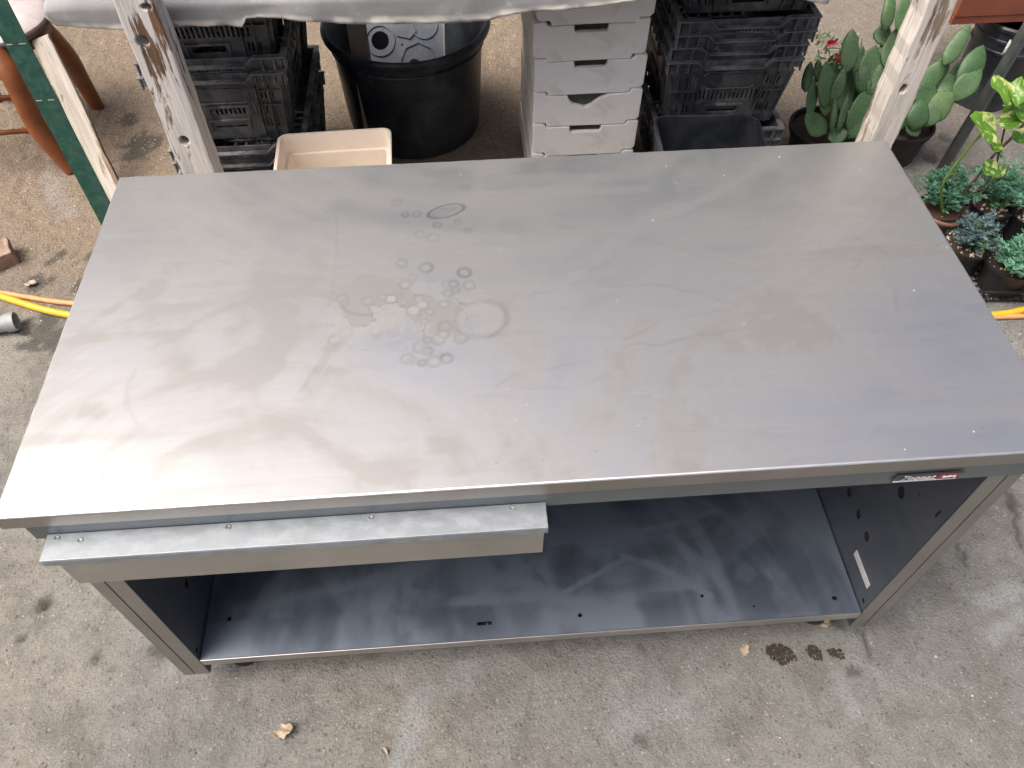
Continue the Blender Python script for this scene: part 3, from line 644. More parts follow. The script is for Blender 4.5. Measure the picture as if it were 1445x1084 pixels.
# ------------------------------------------------------------------ potting bench, its cloth and the posts
def jag(p0, p1, n, a, s):
    out = []
    for k in range(n):
        t = k/n; dx, dy = p1[0]-p0[0], p1[1]-p0[1]; L = math.hypot(dx, dy); o = (float(vn(t*L*30, s, s))-.5)*a+(float(vn(t*L*9, s, s+4))-.5)*a
        if k == 0: o = 0
        out.append((p0[0]+dx*t-dy/L*o, p0[1]+dy*t+dx/L*o))
    return out
def post(name, wdt, hgt, dep, holes, loc, rz, mat, label, s):
    ol = jag((0, 0), (wdt, 0), 3, .004, s)+jag((wdt, 0), (wdt, hgt), 60, .006, s+1)+jag((wdt, hgt), (0, hgt), 3, .004, s+2)+jag((0, hgt), (0, 0), 60, .006, s+3)
    bm = plate(ol, holes, dep, FRONT)
    o = bm_obj(bm, name, mat, None, bevel=.004); o.location = loc; o.rotation_euler = (0, 0, rz); return tag(o, label, 'post' if label else None)
bench = empty('potting_bench', (.05, 1.43, 0), 0, 'rough board bench under the grey cloth behind the steel table', 'bench')
for k in range(4): MB().box((-1.12, .005+k*.19, .865), (1.02, .005+k*.19+.185, .89)).build('board', M['board'], bench, bevel=.002)
for x, y in ((-.48, .6), (-.98, .7), (.96, .70)):
    MB().box((x-.03, y-.03, 0), (x+.03, y+.03, .864)).build('leg', M['board'], bench, bevel=.003)
HEM = [(66,24),(78,34),(110,36),(165,40),(238,38),(262,36),(288,37),(318,35),(344,38),(347,26),(365,24),(400,25),(430,28),(480,33),(560,33),(650,31),(690,28),(705,22),(760,14),(800,12),(850,6),(900,-2),(1000,-6),(1120,-4),(1155,4),(1168,5)]
hx = [P(a, b, y=1.415) for a, b in HEM]
def make_cloth():
    xs = np.linspace(hx[0].x, hx[-1].x, 260); hz_ = np.interp(xs, [p.x for p in hx], [p.z for p in hx])
    rows = []; hem = []
    ys = [(2.15, .897), (1.9, .899), (1.7, .897), (1.55, .899), (1.48, .898), (1.44, .898), (1.425, .895), (1.418, .888)]
    for y, z in ys:
        rows.append(np.stack([xs, y+0*xs, z+.004*(fbm(xs*6, np.full_like(xs, y*9), 3)-.5)], -1)); hem.append(0)
    for t in np.linspace(.12, 1, 9):
        z = .888*(1-t)+hz_*t; wv = (fbm(xs*9, np.full_like(xs, t*.8), 5)-.5)*.022*t
        rows.append(np.stack([xs, 1.416-wv-.004*t, z+.002*(vn(xs*80, 0*xs, 2)-.5)*t], -1)); hem.append(sstep(.66, .86, t)*.9)
    A = np.array(rows); ny, nx = A.shape[:2]
    me = grid_mesh('bench_cloth', A[:, :, 0], A[:, :, 1], A[:, :, 2])
    a = me.attributes.new('hem', 'FLOAT', 'POINT'); n_ = fbm(A[:, :, 0]*20, A[:, :, 2]*40, 6)
    a.data.foreach_set('value', (np.array(hem)[:, None]*sstep(.3, .6, n_)).ravel().astype(np.float32))
    o = link_mesh('bench_cloth', me, M['cloth']); m = o.modifiers.new('t', 'SOLIDIFY'); m.thickness = .003; m.offset = -1
    return tag(o, 'worn grey cloth hanging over the front edge of the bench', 'cloth')
make_cloth()
YP = 1.325
a, b = P(158, 0, y=YP), P(216, 0, y=YP); c = P(262, 243, y=YP)
xl, wl = a.x, b.x-a.x
def hp(px, py, w_, h_, x0): p = P(px, py, y=YP); return circle(p.x-x0, p.z, w_, h_, 10)
post('wooden_post', wl, 2.35, .075, [hp(201,59,.016,.016,xl), hp(260,199,.013,.015,xl), hp(206,10,.013,.008,xl)], (xl, YP, 0), 0, M['wood_white'], 'flaking white painted wooden post standing before the left stack of black crates', 2)
a, b = P(1285, 0, y=YP), P(1352, 0, y=YP)
wr = .080; xr = P(1312, 0, y=YP).x
o = post('wooden_post', wr, 2.35, .082, [circle(P(1275, 126, y=YP).x-xr, P(1275, 126, y=YP).z, .010, .015, 9)], (xr, YP, 0), 0, M['wood_grey'], 'weathered grey brown wooden post standing before the prickly pear cacti', 9)
o.data.materials.append(M['wood_bare'])                       # the flank turned to the table has lost its paint
for p in o.data.polygons:
    if p.normal.x < -.6: p.material_index = 1
# green upright
g = [P(10, 0, y=1.30)]
gp = empty('green_post', (g[0].x-.058, 1.30, 0), 0, 'dark green painted steel upright with punched holes at the far left', 'post')
hol = [circle(.031, z, .0022, .0022, 6) for z in (.56, .68, .87, 1.0, 1.12)]
bm_obj(plate([(0, 0), (.058, 0), (.058, 2.3), (0, 2.3)], hol, .003, FRONT), 'front_flange', M['green'], gp, bevel=.0008)
bm_obj(plate([(.0035, 0), (.05, 0), (.05, 2.3), (.0035, 2.3)], [], .003, SIDE), 'side_flange', M['green'], gp)
for z in (P(68, 142, y=1.3).z, P(25, 63, y=1.3).z): MB().box((.004, -.0012, z), (.018, -.0002, z+.002)).box((.034, -.0012, z+.001), (.050, -.0002, z+.0025)).build('scratch_mark', M['white'], gp)
# plank leaning on the chair
base = P(170, 294, z=0); topv = P(56, 52, z=.418)
zx = (topv-base).normalized(); nn = (FWD*1.0-zx*FWD.dot(zx)).normalized(); xx = nn.cross(zx); Lp = (topv-base).length
R3 = Matrix((xx, nn, zx)).transposed().to_4x4()
o = post('wooden_plank', .066, Lp, .022, [], (0, 0, 0), 0, M['wood_plank'], 'bleached splintery plank leaning against the chair seat, right of the green upright', 5)
o['category'] = 'plank'; o.matrix_world = Matrix.Translation(base-xx*.033) @ R3

# ------------------------------------------------------------------ black crates
CW, CD, CH, TAP = .40, .58, .245, .030
def crate_meshes():
    h0, h1 = .002, CH-.004
    def wall(wid, dense):
        holes = []
        n_ = int(wid/.0150)-7
        for k in range(n_): holes.append(slot((k-(n_-1)/2)*.0150, .112, .0075, .036))
        for sx in (-1, 1):
            for k in range(4):
                holes.append(slot(sx*(wid/2-.035-k*.012), .165, .006, .03)); holes.append(slot(sx*(wid/2-.035-k*.012), .06, .006, .03))
        holes.append(rrect(-.055, .045, .055, .07, .006, 2))
        for k in range(9): holes.append(slot((k-4)*.012, .205, .005, .018))
        bm = plate([(-wid/2, h0), (wid/2, h0), (wid/2, h1), (-wid/2, h1)], holes, .004, FRONT)
        fr = MB()
        # raised frame about the handle, embossed oval and corner fins
        fr.box((-.07, -.008, .072), (.07, -.0002, .078)); fr.box((-.07, -.008, .036), (-.064, -.0002, .0715)); fr.box((.064, -.008, .036), (.07, -.0002, .0715))
        oc = [(-.088, .150), (-.074, .138), (.074, .138), (.088, .150), (.088, .186), (.074, .198), (-.074, .198), (-.088, .186), (-.088, .150)]
        for (xa, za), (xb, zb) in zip(oc[:-1], oc[1:]): fr.tube([(xa, -.0015, za), (xb, -.0015, zb)], .0024, 4)
        fr.box((-.066, -.0022, .148), (.066, -.0002, .190))
        for sx in (-1, 1):
            for k in (0, 1, 2): x = sx*(wid/2-.006-k*.04); fr.box((x-.0015, -.011, .010), (x+.0015, -.0002, .196))
            fr.box((min(sx*(wid/2-.088), sx*(wid/2-.001)), -.009, .128), (max(sx*(wid/2-.088), sx*(wid/2-.001)), -.0002, .132))
        m2 = fr.mesh('t'); bm.from_mesh(m2); return bm
    def taper(bm, rot, off):
        for v in bm.verts: v.co.y += TAP*(1-v.co.z/CH); v.co.x *= 1-(TAP*2/.45)*(1-v.co.z/CH)*.95
        bm.transform(Matrix.Rotation(rot, 4, 'Z') @ Matrix.Translation((0, -off, 0)))
        me = bpy.data.meshes.new('crate_wall'); bm.to_mesh(me); bm.free(); me.materials.append(M['crate']); return me
    end1 = taper(wall(CW, 1), 0, CD/2); end2 = taper(wall(CW, 1), PI, CD/2)
    s1 = taper(wall(CD, 1), PI/2, CW/2); s2 = taper(wall(CD, 1), -PI/2, CW/2)
    fl = MB(); w_, d_ = CW/2-TAP, CD/2-TAP
    for k in range(9): x = -w_+.01+k*(2*w_-.02)/8; fl.box((x-.006, -d_, 0), (x+.006, d_, .005))
    for k in range(13): y = -d_+.01+k*(2*d_-.02)/12; fl.box((-w_, y-.006, .0055), (w_, y+.006, .0095))
    fl = fl.mesh('crate_floor'); fl.materials.append(M['crate'])
    r = MB(); e = .015; zt = CH-.004
    r.box((-CW/2-e, -CD/2+.0035, zt), (-CW/2+.003, CD/2-.0035, zt+.004)); r.box((CW/2-.003, -CD/2+.0035, zt), (CW/2+e, CD/2-.0035, zt+.004))
    for sg in (-1, 1):                                             # the lip of each short end steps down to the hand hold
        y0, y1 = sorted((sg*(CD/2+e), sg*(CD/2-.003)))
        ln = [(-CW/2-e, 0), (-.118, 0), (-.092, -.024), (.092, -.024), (.118, 0), (CW/2+e, 0)]
        for (xa, za), (xb, zb) in zip(ln[:-1], ln[1:]):
            vs = [(xa, y0, zt+za), (xb, y0, zt+zb), (xb, y1, zt+zb), (xa, y1, zt+za)]; vs += [(x, y, z+.0042) for x, y, z in vs]
            r.add(vs, [(0,3,2,1),(4,5,6,7),(0,1,5,4),(1,2,6,5),(2,3,7,6),(3,0,4,7)])
        yr = sorted((sg*(CD/2+e*.85), sg*(CD/2+.0005)))
        for x in (-CW/2-.010, -CW/2+.022, -CW/2+.056, CW/2-.056, CW/2-.022, CW/2+.010): r.box((x-.0016, yr[0], CH-.040), (x+.0016, yr[1], zt-.0003))
    for k in range(13):
        y = -CD/2+.01+k*(CD-.02)/12
        r.box((-CW/2-e*.85, y-.0015, CH-.040), (-CW/2-.0005, y+.0015, zt-.0003)); r.box((CW/2+.0005, y-.0015, CH-.040), (CW/2+e*.85, y+.0015, zt-.0003))
    r = r.mesh('crate_rim'); r.materials.append(M['crate_rim'])
    return [('end_wall', end1), ('end_wall', end2), ('side_wall', s1), ('side_wall', s2), ('floor', fl), ('rim', r)]
CM = crate_meshes()
def crate(x, y, z, rz, label, group, sz=1):
    t = empty('black_crate', (x, y, z), rz, label, 'crate', group); t.scale = (1, 1, sz)
    for nm, me in CM: o = bpy.data.objects.new(nm, me); COL.objects.link(o); o.parent = t
    return t
ORD = ['lowest', 'second lowest', 'third from the bottom', 'fourth from the bottom', 'fifth from the bottom', 'sixth from the bottom', 'topmost']
XL = (P(172, 45, y=1.6).x+P(250, 243, y=1.6).x)/2+.214
zs = [.004, .054, .104, .352, .402, .604]
for i, z in enumerate(zs):
    w_ = 'topmost' if i == len(zs)-1 else ORD[i]
    crate(XL+random.uniform(-.006, .006), 1.60+CD/2+random.uniform(-.008, .008), z, random.uniform(-.012, .012), f'black slatted plastic crate, {w_} in the stack left of the big pot', 'black crates stacked left of the big pot')
XR = P(945, 97, y=1.64).x+.212
zs = [.004, .052, .300, .345, .390, .435, .683]
for i, z in enumerate(zs):
    w_ = 'topmost' if i == len(zs)-1 else ORD[i]
    crate(XR+random.uniform(-.006, .006), 1.64+CD/2+random.uniform(-.008, .008), z, random.uniform(-.012, .012)-.01, f'dusty black plastic crate, {w_} in the stack right of the white boxes', 'black crates stacked right of the white boxes', .68 if i == 6 else 1)

# ------------------------------------------------------------------ white fish boxes
def fish_box_meshes():
    Wb, Db, Hb, th = .345, .50, .113, .018
    def outline(w_):
        a = w_/2
        return [(-a+.012, .004), (-a+.04, .004), (-a+.046, -.010), (a-.046, -.010), (a-.04, .004), (a-.012, .004), (a-.001, .014), (a, Hb-.004), (a-.003, Hb), (a-.036, Hb), (a-.043, Hb-.0125), (.052, Hb-.0125), (.05, Hb-.031), (.046, Hb-.034), (-.046, Hb-.034), (-.05, Hb-.031), (-.052, Hb-.0125), (-a+.043, Hb-.0125), (-a+.036, Hb), (-a+.003, Hb), (-a, Hb-.004), (-a+.001, .014)]
    def broken(w_):
        o = outline(w_); i = o.index((.05, Hb-.031))
        return o[:i-1]+[(.070, Hb-.013), (.058, Hb-.020), (.035, Hb-.030), (.012, Hb-.050), (-.008, Hb-.058), (-.022, Hb-.052), (-.045, Hb-.046), (-.058, Hb-.034), (-.066, Hb-.0128)]+o[i+5:]
    def wall(ol): return plate(ol, [], th, FRONT)
    res = {}
    for key, fn in (('plain', outline), ('broken', broken)):
        bm = wall(fn(Wb)); bm.transform(Matrix.Translation((0, -Db/2, 0))); me = bpy.data.meshes.new('front_wall'); bm.to_mesh(me); bm.free(); me.materials.append(M['foam']); res[key] = me
    bm = wall(outline(Wb)); bm.transform(Matrix.Translation((0, Db/2-th, 0))); back = bpy.data.meshes.new('back_wall'); bm.to_mesh(back); bm.free(); back.materials.append(M['foam'])
    side = []
    for s in (-1, 1):
        x0, x1 = sorted((s*(Wb/2-.001), s*(Wb/2-th))); q = MB().box((x0, -Db/2+th+.0005, .004), (x1, Db/2-th-.0005, Hb)).mesh('side_wall'); q.materials.append(M['foam']); side.append(q)
    fl = MB().box((-Wb/2+th+.0005, -Db/2+th+.0005, .004), (Wb/2-th-.0005, Db/2-th-.0005, .02)).mesh('floor'); fl.materials.append(M['foam'])
    return res, back, side, fl
FB = fish_box_meshes()
XW = (P(758, 50, y=1.62).x+P(915, 50, y=1.62).x)/2
names = ['lowest', 'second lowest', 'third from the bottom', 'fourth from the bottom with a broken hand hold', 'fifth from the bottom', 'sixth from the bottom', 'topmost, half under the cloth']
for i in range(7):
    t = empty('fish_box', (XW+random.uniform(-.005, .005)+.004*math.sin(i), 1.62+.25, .016+i*.1135), random.uniform(-.012, .012), f'white fish box, {names[i]}, in the white stack', 'box', 'white fish boxes in one stack')
    for nm, me in (('front_wall', FB[0]['broken' if i == 3 else 'plain']), ('back_wall', FB[1]), ('side_wall', FB[2][0]), ('side_wall', FB[2][1]), ('floor', FB[3])):
        o = bpy.data.objects.new(nm, me); COL.objects.link(o); o.parent = t
        m = o.modifiers.new('edge', 'BEVEL'); m.width = .003; m.segments = 2; m.limit_method = 'ANGLE'; m.angle_limit = .7

# ------------------------------------------------------------------ big pot, plate inside, trays
PTX = P(571, 80, y=1.95).x
t = empty('plant_pot', (PTX, 2.20, 0), 0, 'large round black plastic plant pot under the bench', 'plant pot')
pr = [(0, .012), (.235, .012), (.245, .004), (.252, .012), (.262, .12), (.272, .30), (.276, .375), (.288, .378), (.290, .385), (.291, .40), (.304, .402), (.308, .412), (.305, .425), (.296, .430), (.286, .424), (.272, .36), (.25, .05), (0, .045)]
auto_smooth(MB().lathe(pr, 64).build('pot_body', M['pot'], t), .9)
MB().lathe([(.2795, .352), (.283, .354), (.283, .360), (.2797, .362)], 64).build('bead', M['pot'], t, True)
# grey moulded plate standing in the pot
bm = plate([(-.155, 0), (.155, 0), (.155, .30), (-.155, .30)], [circle(-.082, .155, .033, .033, 20), circle(.045, .066, .024, .024, 16), circle(-.06, .05, .010, .010, 10), circle(.0, .14, .004, .004, 8), circle(-.12, .26, .012, .012, 8)], .006)
tr = empty('grey_plate', (PTX-.03, 2.16, .195), 0, 'grey moulded plastic plate with round holes standing in the big black pot', 'plate')
tr.rotation_euler = (math.radians(52), 0, math.radians(-4))
bm_obj(bm, 'sheet', M['graytray'], tr, bevel=.001)
f = MB(); f.box((-.162, -.002, -.004), (-.1555, .304, .018)); f.box((.1555, -.002, -.004), (.162, .304, .018)); f.box((-.155, .3005, -.004), (.155, .306, .018)); f.build('raised_edge', M['sticker'], tr, bevel=.001)
for (cx, cy, r) in ((-.082, .155, .05), (.06, .08, .065), (.085, .21, .045)):
    rg = MB(); rg.lathe([(r, .0062), (r+.001, .010), (r+.006, .010), (r+.007, .0062)], 8 if r > .05 else 20, (cx, cy, 0)); rg.build('moulded_ring', M['graytray'], tr)
bm_obj(plate([(-.02, .17), (.03, .16), (.055, .185), (.04, .22), (-.01, .23), (-.035, .2)], [], .004, Matrix.Translation((0, 0, .0064))), 'raised_boss', M['graytray'], tr, bevel=.001)

def open_box(name, w_, d_, h_, r, th, tp, mat, loc, rz, label, cat, lip=.006, step=True):
    def lp(inset, z): return [(x, y, z) for x, y in rrect(-w_/2+inset, -d_/2+inset, w_/2-inset, d_/2-inset, max(r-inset, .004), 6)]
    seq = [lp(tp, 0), lp(0, h_-.014), lp(-lip, h_-.013), lp(-lip-.001, h_-.002), lp(-lip+.002, h_), lp(th-.001, h_), lp(th, h_-.003), lp(th+.004, h_-.062), lp(th+.011, h_-.064), lp(tp+th, th)]
    if not step: del seq[7:9]
    n = len(seq[0]); b = MB(); vs = [v for s in seq for v in s]
    fs = [(i*n+k, i*n+(k+1) % n, (i+1)*n+(k+1) % n, (i+1)*n+k) for i in range(len(seq)-1) for k in range(n)]
    fs += [tuple(reversed(range(n))), tuple(range((len(seq)-1)*n, len(seq)*n))]
    o = b.add(vs, fs).build(name, mat); auto_smooth(o, .5); o.location = loc; o.rotation_euler = (0, 0, rz); return tag(o, label, cat)
a, b = P(400, 190, y=1.52), P(550, 180, y=1.52)
open_box('cream_tub', b.x-a.x+.006, .42, .42, .022, .004, .03, M['cream'], ((a.x+b.x)/2, 1.52-.21, .435-.42), .03, 'cream rectangular plastic tub with thin walls, before the big black pot', 'tub')
a, b = P(919, 168, y=1.52), P(1055, 178, y=1.52)
open_box('black_tub', b.x-a.x, .40, .42, .035, .004, .03, M['bin'], ((a.x+b.x)/2, 1.52-.20, a.z-.42+.003), -.06, 'black plastic tub with rounded corners before the right crates', 'tub', step=False)

# ------------------------------------------------------------------ right side: cacti, can, red bench, pole
def pad_mesh(L, Wd, th, s):
    n, m = 18, 9; vs = []; fs = []
    for i in range(m+1):
        v = i/m; z = L*v
        prof = math.sin(PI*min(1, max(0, v))**.82)**.62 if 0 < v < 1 else 0
        hw = Wd/2*max(prof, .06 if i == 0 else 0)
        for k in range(n):
            a = 2*PI*k/n; x = hw*math.cos(a)*(1+.05*math.sin(3*v*PI+s)); y = th/2*math.sin(a)*min(1, prof*1.25+.15)
            y += .012*math.sin(v*PI)*math.sin(s*3)+.35*(x**2)/max(Wd, .01)*math.sin(s*5)
            vs.append((x, y, z))
    fs = [(i*n+k, i*n+(k+1) % n, (i+1)*n+(k+1) % n, (i+1)*n+k) for i in range(m) for k in range(n)]
    return MB().add(vs, fs)
def areoles(L, Wd, th, s):
    b = MB()
    for i in range(1, 7):
        for k in range(-2, 3):
            u = (k+(.5 if i % 2 else 0))/2.7; v = i/7.2
            prof = math.sin(PI*v**.82)**.62
            if abs(u) > .85: continue
            x = Wd/2*prof*u; off = th/2*math.sqrt(max(0, 1-u*u))*min(1, prof*1.25+.15)
            bend = .012*math.sin(v*PI)*math.sin(s*3)+.35*(x**2)/max(Wd, .01)*math.sin(s*5)
            for sg in (-1, 1):
                c = Vector((x, bend+sg*(off+.0004), L*v)); r = .0017
                b.add([c+Vector((r, 0, 0)), c+Vector((0, 0, r)), c+Vector((-r, 0, 0)), c+Vector((0, 0, -r)), c+Vector((0, sg*.0035, 0))], [(0,1,4),(1,2,4),(2,3,4),(3,0,4)])
    return b
def cactus(loc, potr, poth, pads, label, ydepth):
    t = empty('prickly_pear', loc, 0, label, 'cactus')
    auto_smooth(MB().lathe([(0, .002), (potr*.78, .002), (potr*.80, .0), (potr*.97, poth*.85), (potr*1.04, poth*.86), (potr*1.06, poth), (potr*.98, poth), (potr*.95, poth*.9), (potr*.8, .02), (0, .02)], 36).build('pot', M['smallpot'], t), .8)
    MB().lathe([(potr*.945, poth*.86), (potr*.6, poth*.9), (0, poth*.88)], 24).build('soil', M['soil'], t, True)
    for i, (u, v, L, Wd, ang, dy) in enumerate(pads):
        px, py = 1080+u/3.959, v/3.959
        c = P(px, py, y=ydepth+dy); zc = (c-CAM_LOC).dot(FWD); k = zc/FPX/3.959
        Lm, Wm = L*k*1.12, Wd*k*1.03
        a = math.radians(ang)
        fz = (UP*math.cos(a)+RIGHT*math.sin(a)); fz = (fz+Vector((0, 0, .35))).normalized()
        nrm = (-FWD + RIGHT*random.uniform(-.25, .25) + UP*random.uniform(-.2, .3)); nrm = (nrm-fz*nrm.dot(fz)).normalized()
        xx = nrm.cross(fz) * -1
        R3 = Matrix((xx, -nrm, fz)).transposed()
        if R3.determinant() < 0: R3 = Matrix((-xx, -nrm, fz)).transposed()
        M4 = Matrix.Translation(c-Vector(loc)-fz*Lm*.5) @ R3.to_4x4()
        th = random.uniform(.012, .018); s = i*1.7
        p = pad_mesh(Lm, Wm, th, s).build('pad', M['padold' if ang == 62 else 'pad'], t, True); p.matrix_local = M4
        ar = areoles(Lm, Wm, th, s).build('spine_cushions', M['areole'], p)
    return t
pa = P(1166, 178, z=.15)
PA = [(470,282,205,98,4,.05),(335,475,225,115,-4,-.02),(405,480,185,66,20,-.03),(283,690,150,125,-62,-.10),(460,510,210,115,6,.03),(585,370,205,118,14,.03),(645,320,170,70,8,.06),
      (682,60,190,78,4,.10),(768,70,190,78,6,.10),(668,190,115,104,0,.09),(700,270,190,80,14,.05),(515,625,210,118,22,-.06),(378,640,155,40,2,-.10),(432,630,180,44,14,-.09),(405,755,95,100,85,-.12),(240,430,150,60,8,.0),(258,545,190,66,4,-.04),(590,480,150,80,-6,.0),(555,560,150,90,30,-.03),(520,330,130,60,20,.05),(375,420,150,70,12,.04),(300,400,120,60,-12,.05),(500,720,110,70,40,-.09),(540,430,170,90,-8,.02),(620,440,150,80,16,.0),(350,560,150,80,8,-.05)]
cactus((pa.x, pa.y, 0), .125, .15, PA, 'prickly pear cactus in a round black pot beside the black crates, left of the post', pa.y)
pb = P(1272, 172, z=.14)
PB = [(1070,250,215,92,36,.05),(1150,375,225,135,30,.02),(1125,470,200,115,46,-.02),(940,420,185,115,48,.02),(1012,480,130,140,4,.0),(895,520,150,125,20,-.03),(960,592,190,155,62,-.06),(850,640,150,120,12,-.08),(800,560,150,95,0,-.02),(1182,470,120,48,12,-.03),(830,700,120,90,-30,-.09),(1060,420,120,80,20,.04),(980,380,130,80,10,.05),(930,640,130,100,40,-.08),(760,640,140,90,-10,-.04),(1090,520,110,80,60,.0)]
cactus((pb.x, pb.y, 0), .115, .14, PB, 'prickly pear cactus in a black pot right of the weathered post', pb.y)

def blade(b, base, tip, wdt, bend=.3, nseg=4, side=None):
    base, tip = Vector(base), Vector(tip); d = tip-base; L = d.length
    s_ = side or d.cross(Vector((random.gauss(0, 1), random.gauss(0, 1), random.gauss(0, 1)))).normalized()
    up = d.cross(s_).normalized(); vs = []
    for i in range(nseg+1):
        t = i/nseg; w_ = wdt*math.sin(PI*(.12+.88*t)) if t < 1 else wdt*.05
        p = base+d*t+up*bend*L*math.sin(PI*t)*.4
        vs += [p-s_*w_/2, p+s_*w_/2]
    b.add(vs, [(2*i, 2*i+1, 2*i+3, 2*i+2) for i in range(nseg)])
# flowering plant behind the cactus
fb = P(1195, 120, y=2.28)
t = empty('flowering_plant', (fb.x, 2.28, 0), 0, 'low plant with crimson flowers and thin pale leaves behind the cacti', 'plant')
b = MB(); b2 = MB()
for k in range(150):
    px = random.choice([random.uniform(1150, 1180), random.uniform(1185, 1245)]); py = random.uniform(48, 125)
    p = P(px, py, y=2.28+random.uniform(-.08, .1))-Vector((fb.x, 2.28, 0)); 
    d = Vector((random.gauss(0, .5), random.gauss(0, .4), random.uniform(.1, 1))).normalized()*random.uniform(.025, .055)
    blade(b, p-d*.5, p+d*.5, random.uniform(.005, .010))
for k in range(16):
    px = random.uniform(1155, 1240); p = P(px, random.uniform(60, 110), y=2.28)-Vector((fb.x, 2.28, 0)); r0 = Vector((random.gauss(0, .02), random.gauss(0, .02), .1))
    b2.tube(spline([r0, (r0+p)/2+Vector((0, 0, .03)), p], 4), .0022, 5)
b.build('foliage', M['thin'], t); b2.build('stems', M['stem'], t)
tag(bpy.data.objects['foliage'], kind='stuff')
MB().lathe([(0, 0), (.08, 0), (.10, .11), (.105, .11), (.105, .12), (.095, .12), (.08, .1), (0, .1)], 28).build('pot', M['smallpot'], t, True)
for px, py in ((1170,62),(1178,60),(1183,82),(1187,88),(1213,121),(1222,119),(1231,122),(1180,86)):
    p = P(px, py, y=2.2)-Vector((fb.x, 2.28, 0)); fl = MB()
    for k in range(6):
        a = k*PI/3+random.random(); d = Vector((math.cos(a), math.sin(a)*.5-.3, math.sin(a)*.7+.3))*.017
        blade(fl, p, p+d, .013, .5, 3)
    fl.build('flower', M['flower'], t)
# ribbed black can under the red bench
cn = P(1388, 120, y=2.20); cx, cy = cn.x, 2.20
t = empty('ribbed_pot', (cx, cy, 0), 0, 'tall ribbed black nursery pot standing under the red brown bench', 'plant pot')
pr = [(0, .003), (.110, .003), (.114, 0), (.128, .24), (.133, .243), (.133, .252), (.129, .255), (.130, .285), (.136, .288), (.136, .297), (.132, .30), (.134, .33), (.143, .333), (.145, .345), (.140, .352), (.132, .35), (.124, .25), (.108, .02), (0, .02)]
auto_smooth(MB().lathe(pr, 44).build('pot_body', M['pot'], t), .7)
for a in (-2.15, -.95):
    c = Vector((math.cos(a)*.140, math.sin(a)*.140, .315)); o = MB(); blade(o, c, c+Vector((.012 if a > -1.5 else -.015, -.012, -.055)), .016, .4, 4); o.build('white_tag', M['crumb'], t)
rb_ = empty('red_bench', (P(1345, 27, y=2.10).x, 2.10, 0), 0, 'red brown painted low wooden bench above the ribbed pot at the top right', 'bench')
z_ = P(1395, 33, y=2.10).z
MB().box((0, 0, z_), (.95, .022, z_+.028)).build('front_board', M['redboard'], rb_, bevel=.002)
MB().box((0, -.004, z_+.030), (.95, .020, z_+.11)).build('front_board', M['redboard'], rb_, bevel=.002)
for k in range(3): MB().box((0, .024+k*.13, z_+.085), (.95, .024+k*.13+.127, z_+.108)).build('top_board', M['redboard'], rb_, bevel=.002)
lx = P(1437, 80, y=2.16).x-rb_.location.x
MB().box((lx, .06, 0), (lx+.06, .10, z_-.001)).build('leg', M['redboard'], rb_, bevel=.002); MB().box((.86, .34, 0), (.90, .38, z_+.084)).build('leg', M['redboard'], rb_, bevel=.002)
p0, p1 = P(1325, 246, z=-.004), P(1441, 54, y=1.74)
d = (p1-p0).normalized()
tag(MB().tube([p0, p0+d*2.2], .0195, 20).build('steel_pole', M['pole'], None, True), 'bare grey galvanised steel pole standing right of the cacti', 'pole')

# ------------------------------------------------------------------ variegated climber
t0 = P(1352, 322, z=.0)
cl = empty('variegated_climber', (1.50, 1.36, 0), 0, 'climbing plant with heart shaped yellow and green variegated leaves at the right edge', 'plant')
O = Vector(cl.location)
MB().lathe([(0, 0), (.055, 0), (.07, .12), (.075, .12), (.075, .135), (.066, .135), (.06, .11), (0, .11)], 26).build('pot', plain('brown_pot_plastic', (.13, .075, .05), .5), cl, True)
st1 = [Vector((1.50, 1.36, .11)), P(1330, 262, y=1.33), P(1362, 215, y=1.32), P(1392, 182, y=1.32)]
st2 = [Vector((1.51, 1.37, .11)), P(1375, 255, y=1.36), P(1400, 222, y=1.36), P(1432, 190, y=1.36), P(1470, 145, y=1.36)]
st3 = [Vector((1.52, 1.37, .11)), P(1395, 255, y=1.37), P(1412, 205, y=1.37), P(1425, 150, y=1.36), P(1440, 125, y=1.36)]
for s_, m_, r_ in ((st1, 'stem', .0042), (st2, 'bark', .0045), (st3, 'bark', .003)):
    MB().tube([p-O for p in spline(s_, 8)], r_, 7).build('stem', M[m_], cl, True)
def heart(L, Wd, s):
    vs = []; n, m = 8, 12
    for i in range(m+1):
        t_ = i/m; wv = math.sin(PI*min(1, t_*.93+.07))**.75*(1-.25*t_)
        for k in range(n+1):
            u = k/n*2-1; y = L*(t_-.12)-(.16*L*(1-abs(u))*math.exp(-t_*8))+.14*L*(abs(u)-.5)*math.exp(-t_*3)*-1
            vs.append((Wd/2*wv*u, y, .10*Wd*abs(u)**1.3*wv-.08*L*t_**2+.006*math.sin(8*t_+s+u*3)))
    return MB().add(vs, [(i*(n+1)+k, i*(n+1)+k+1, (i+1)*(n+1)+k+1, (i+1)*(n+1)+k) for i in range(m) for k in range(n)])
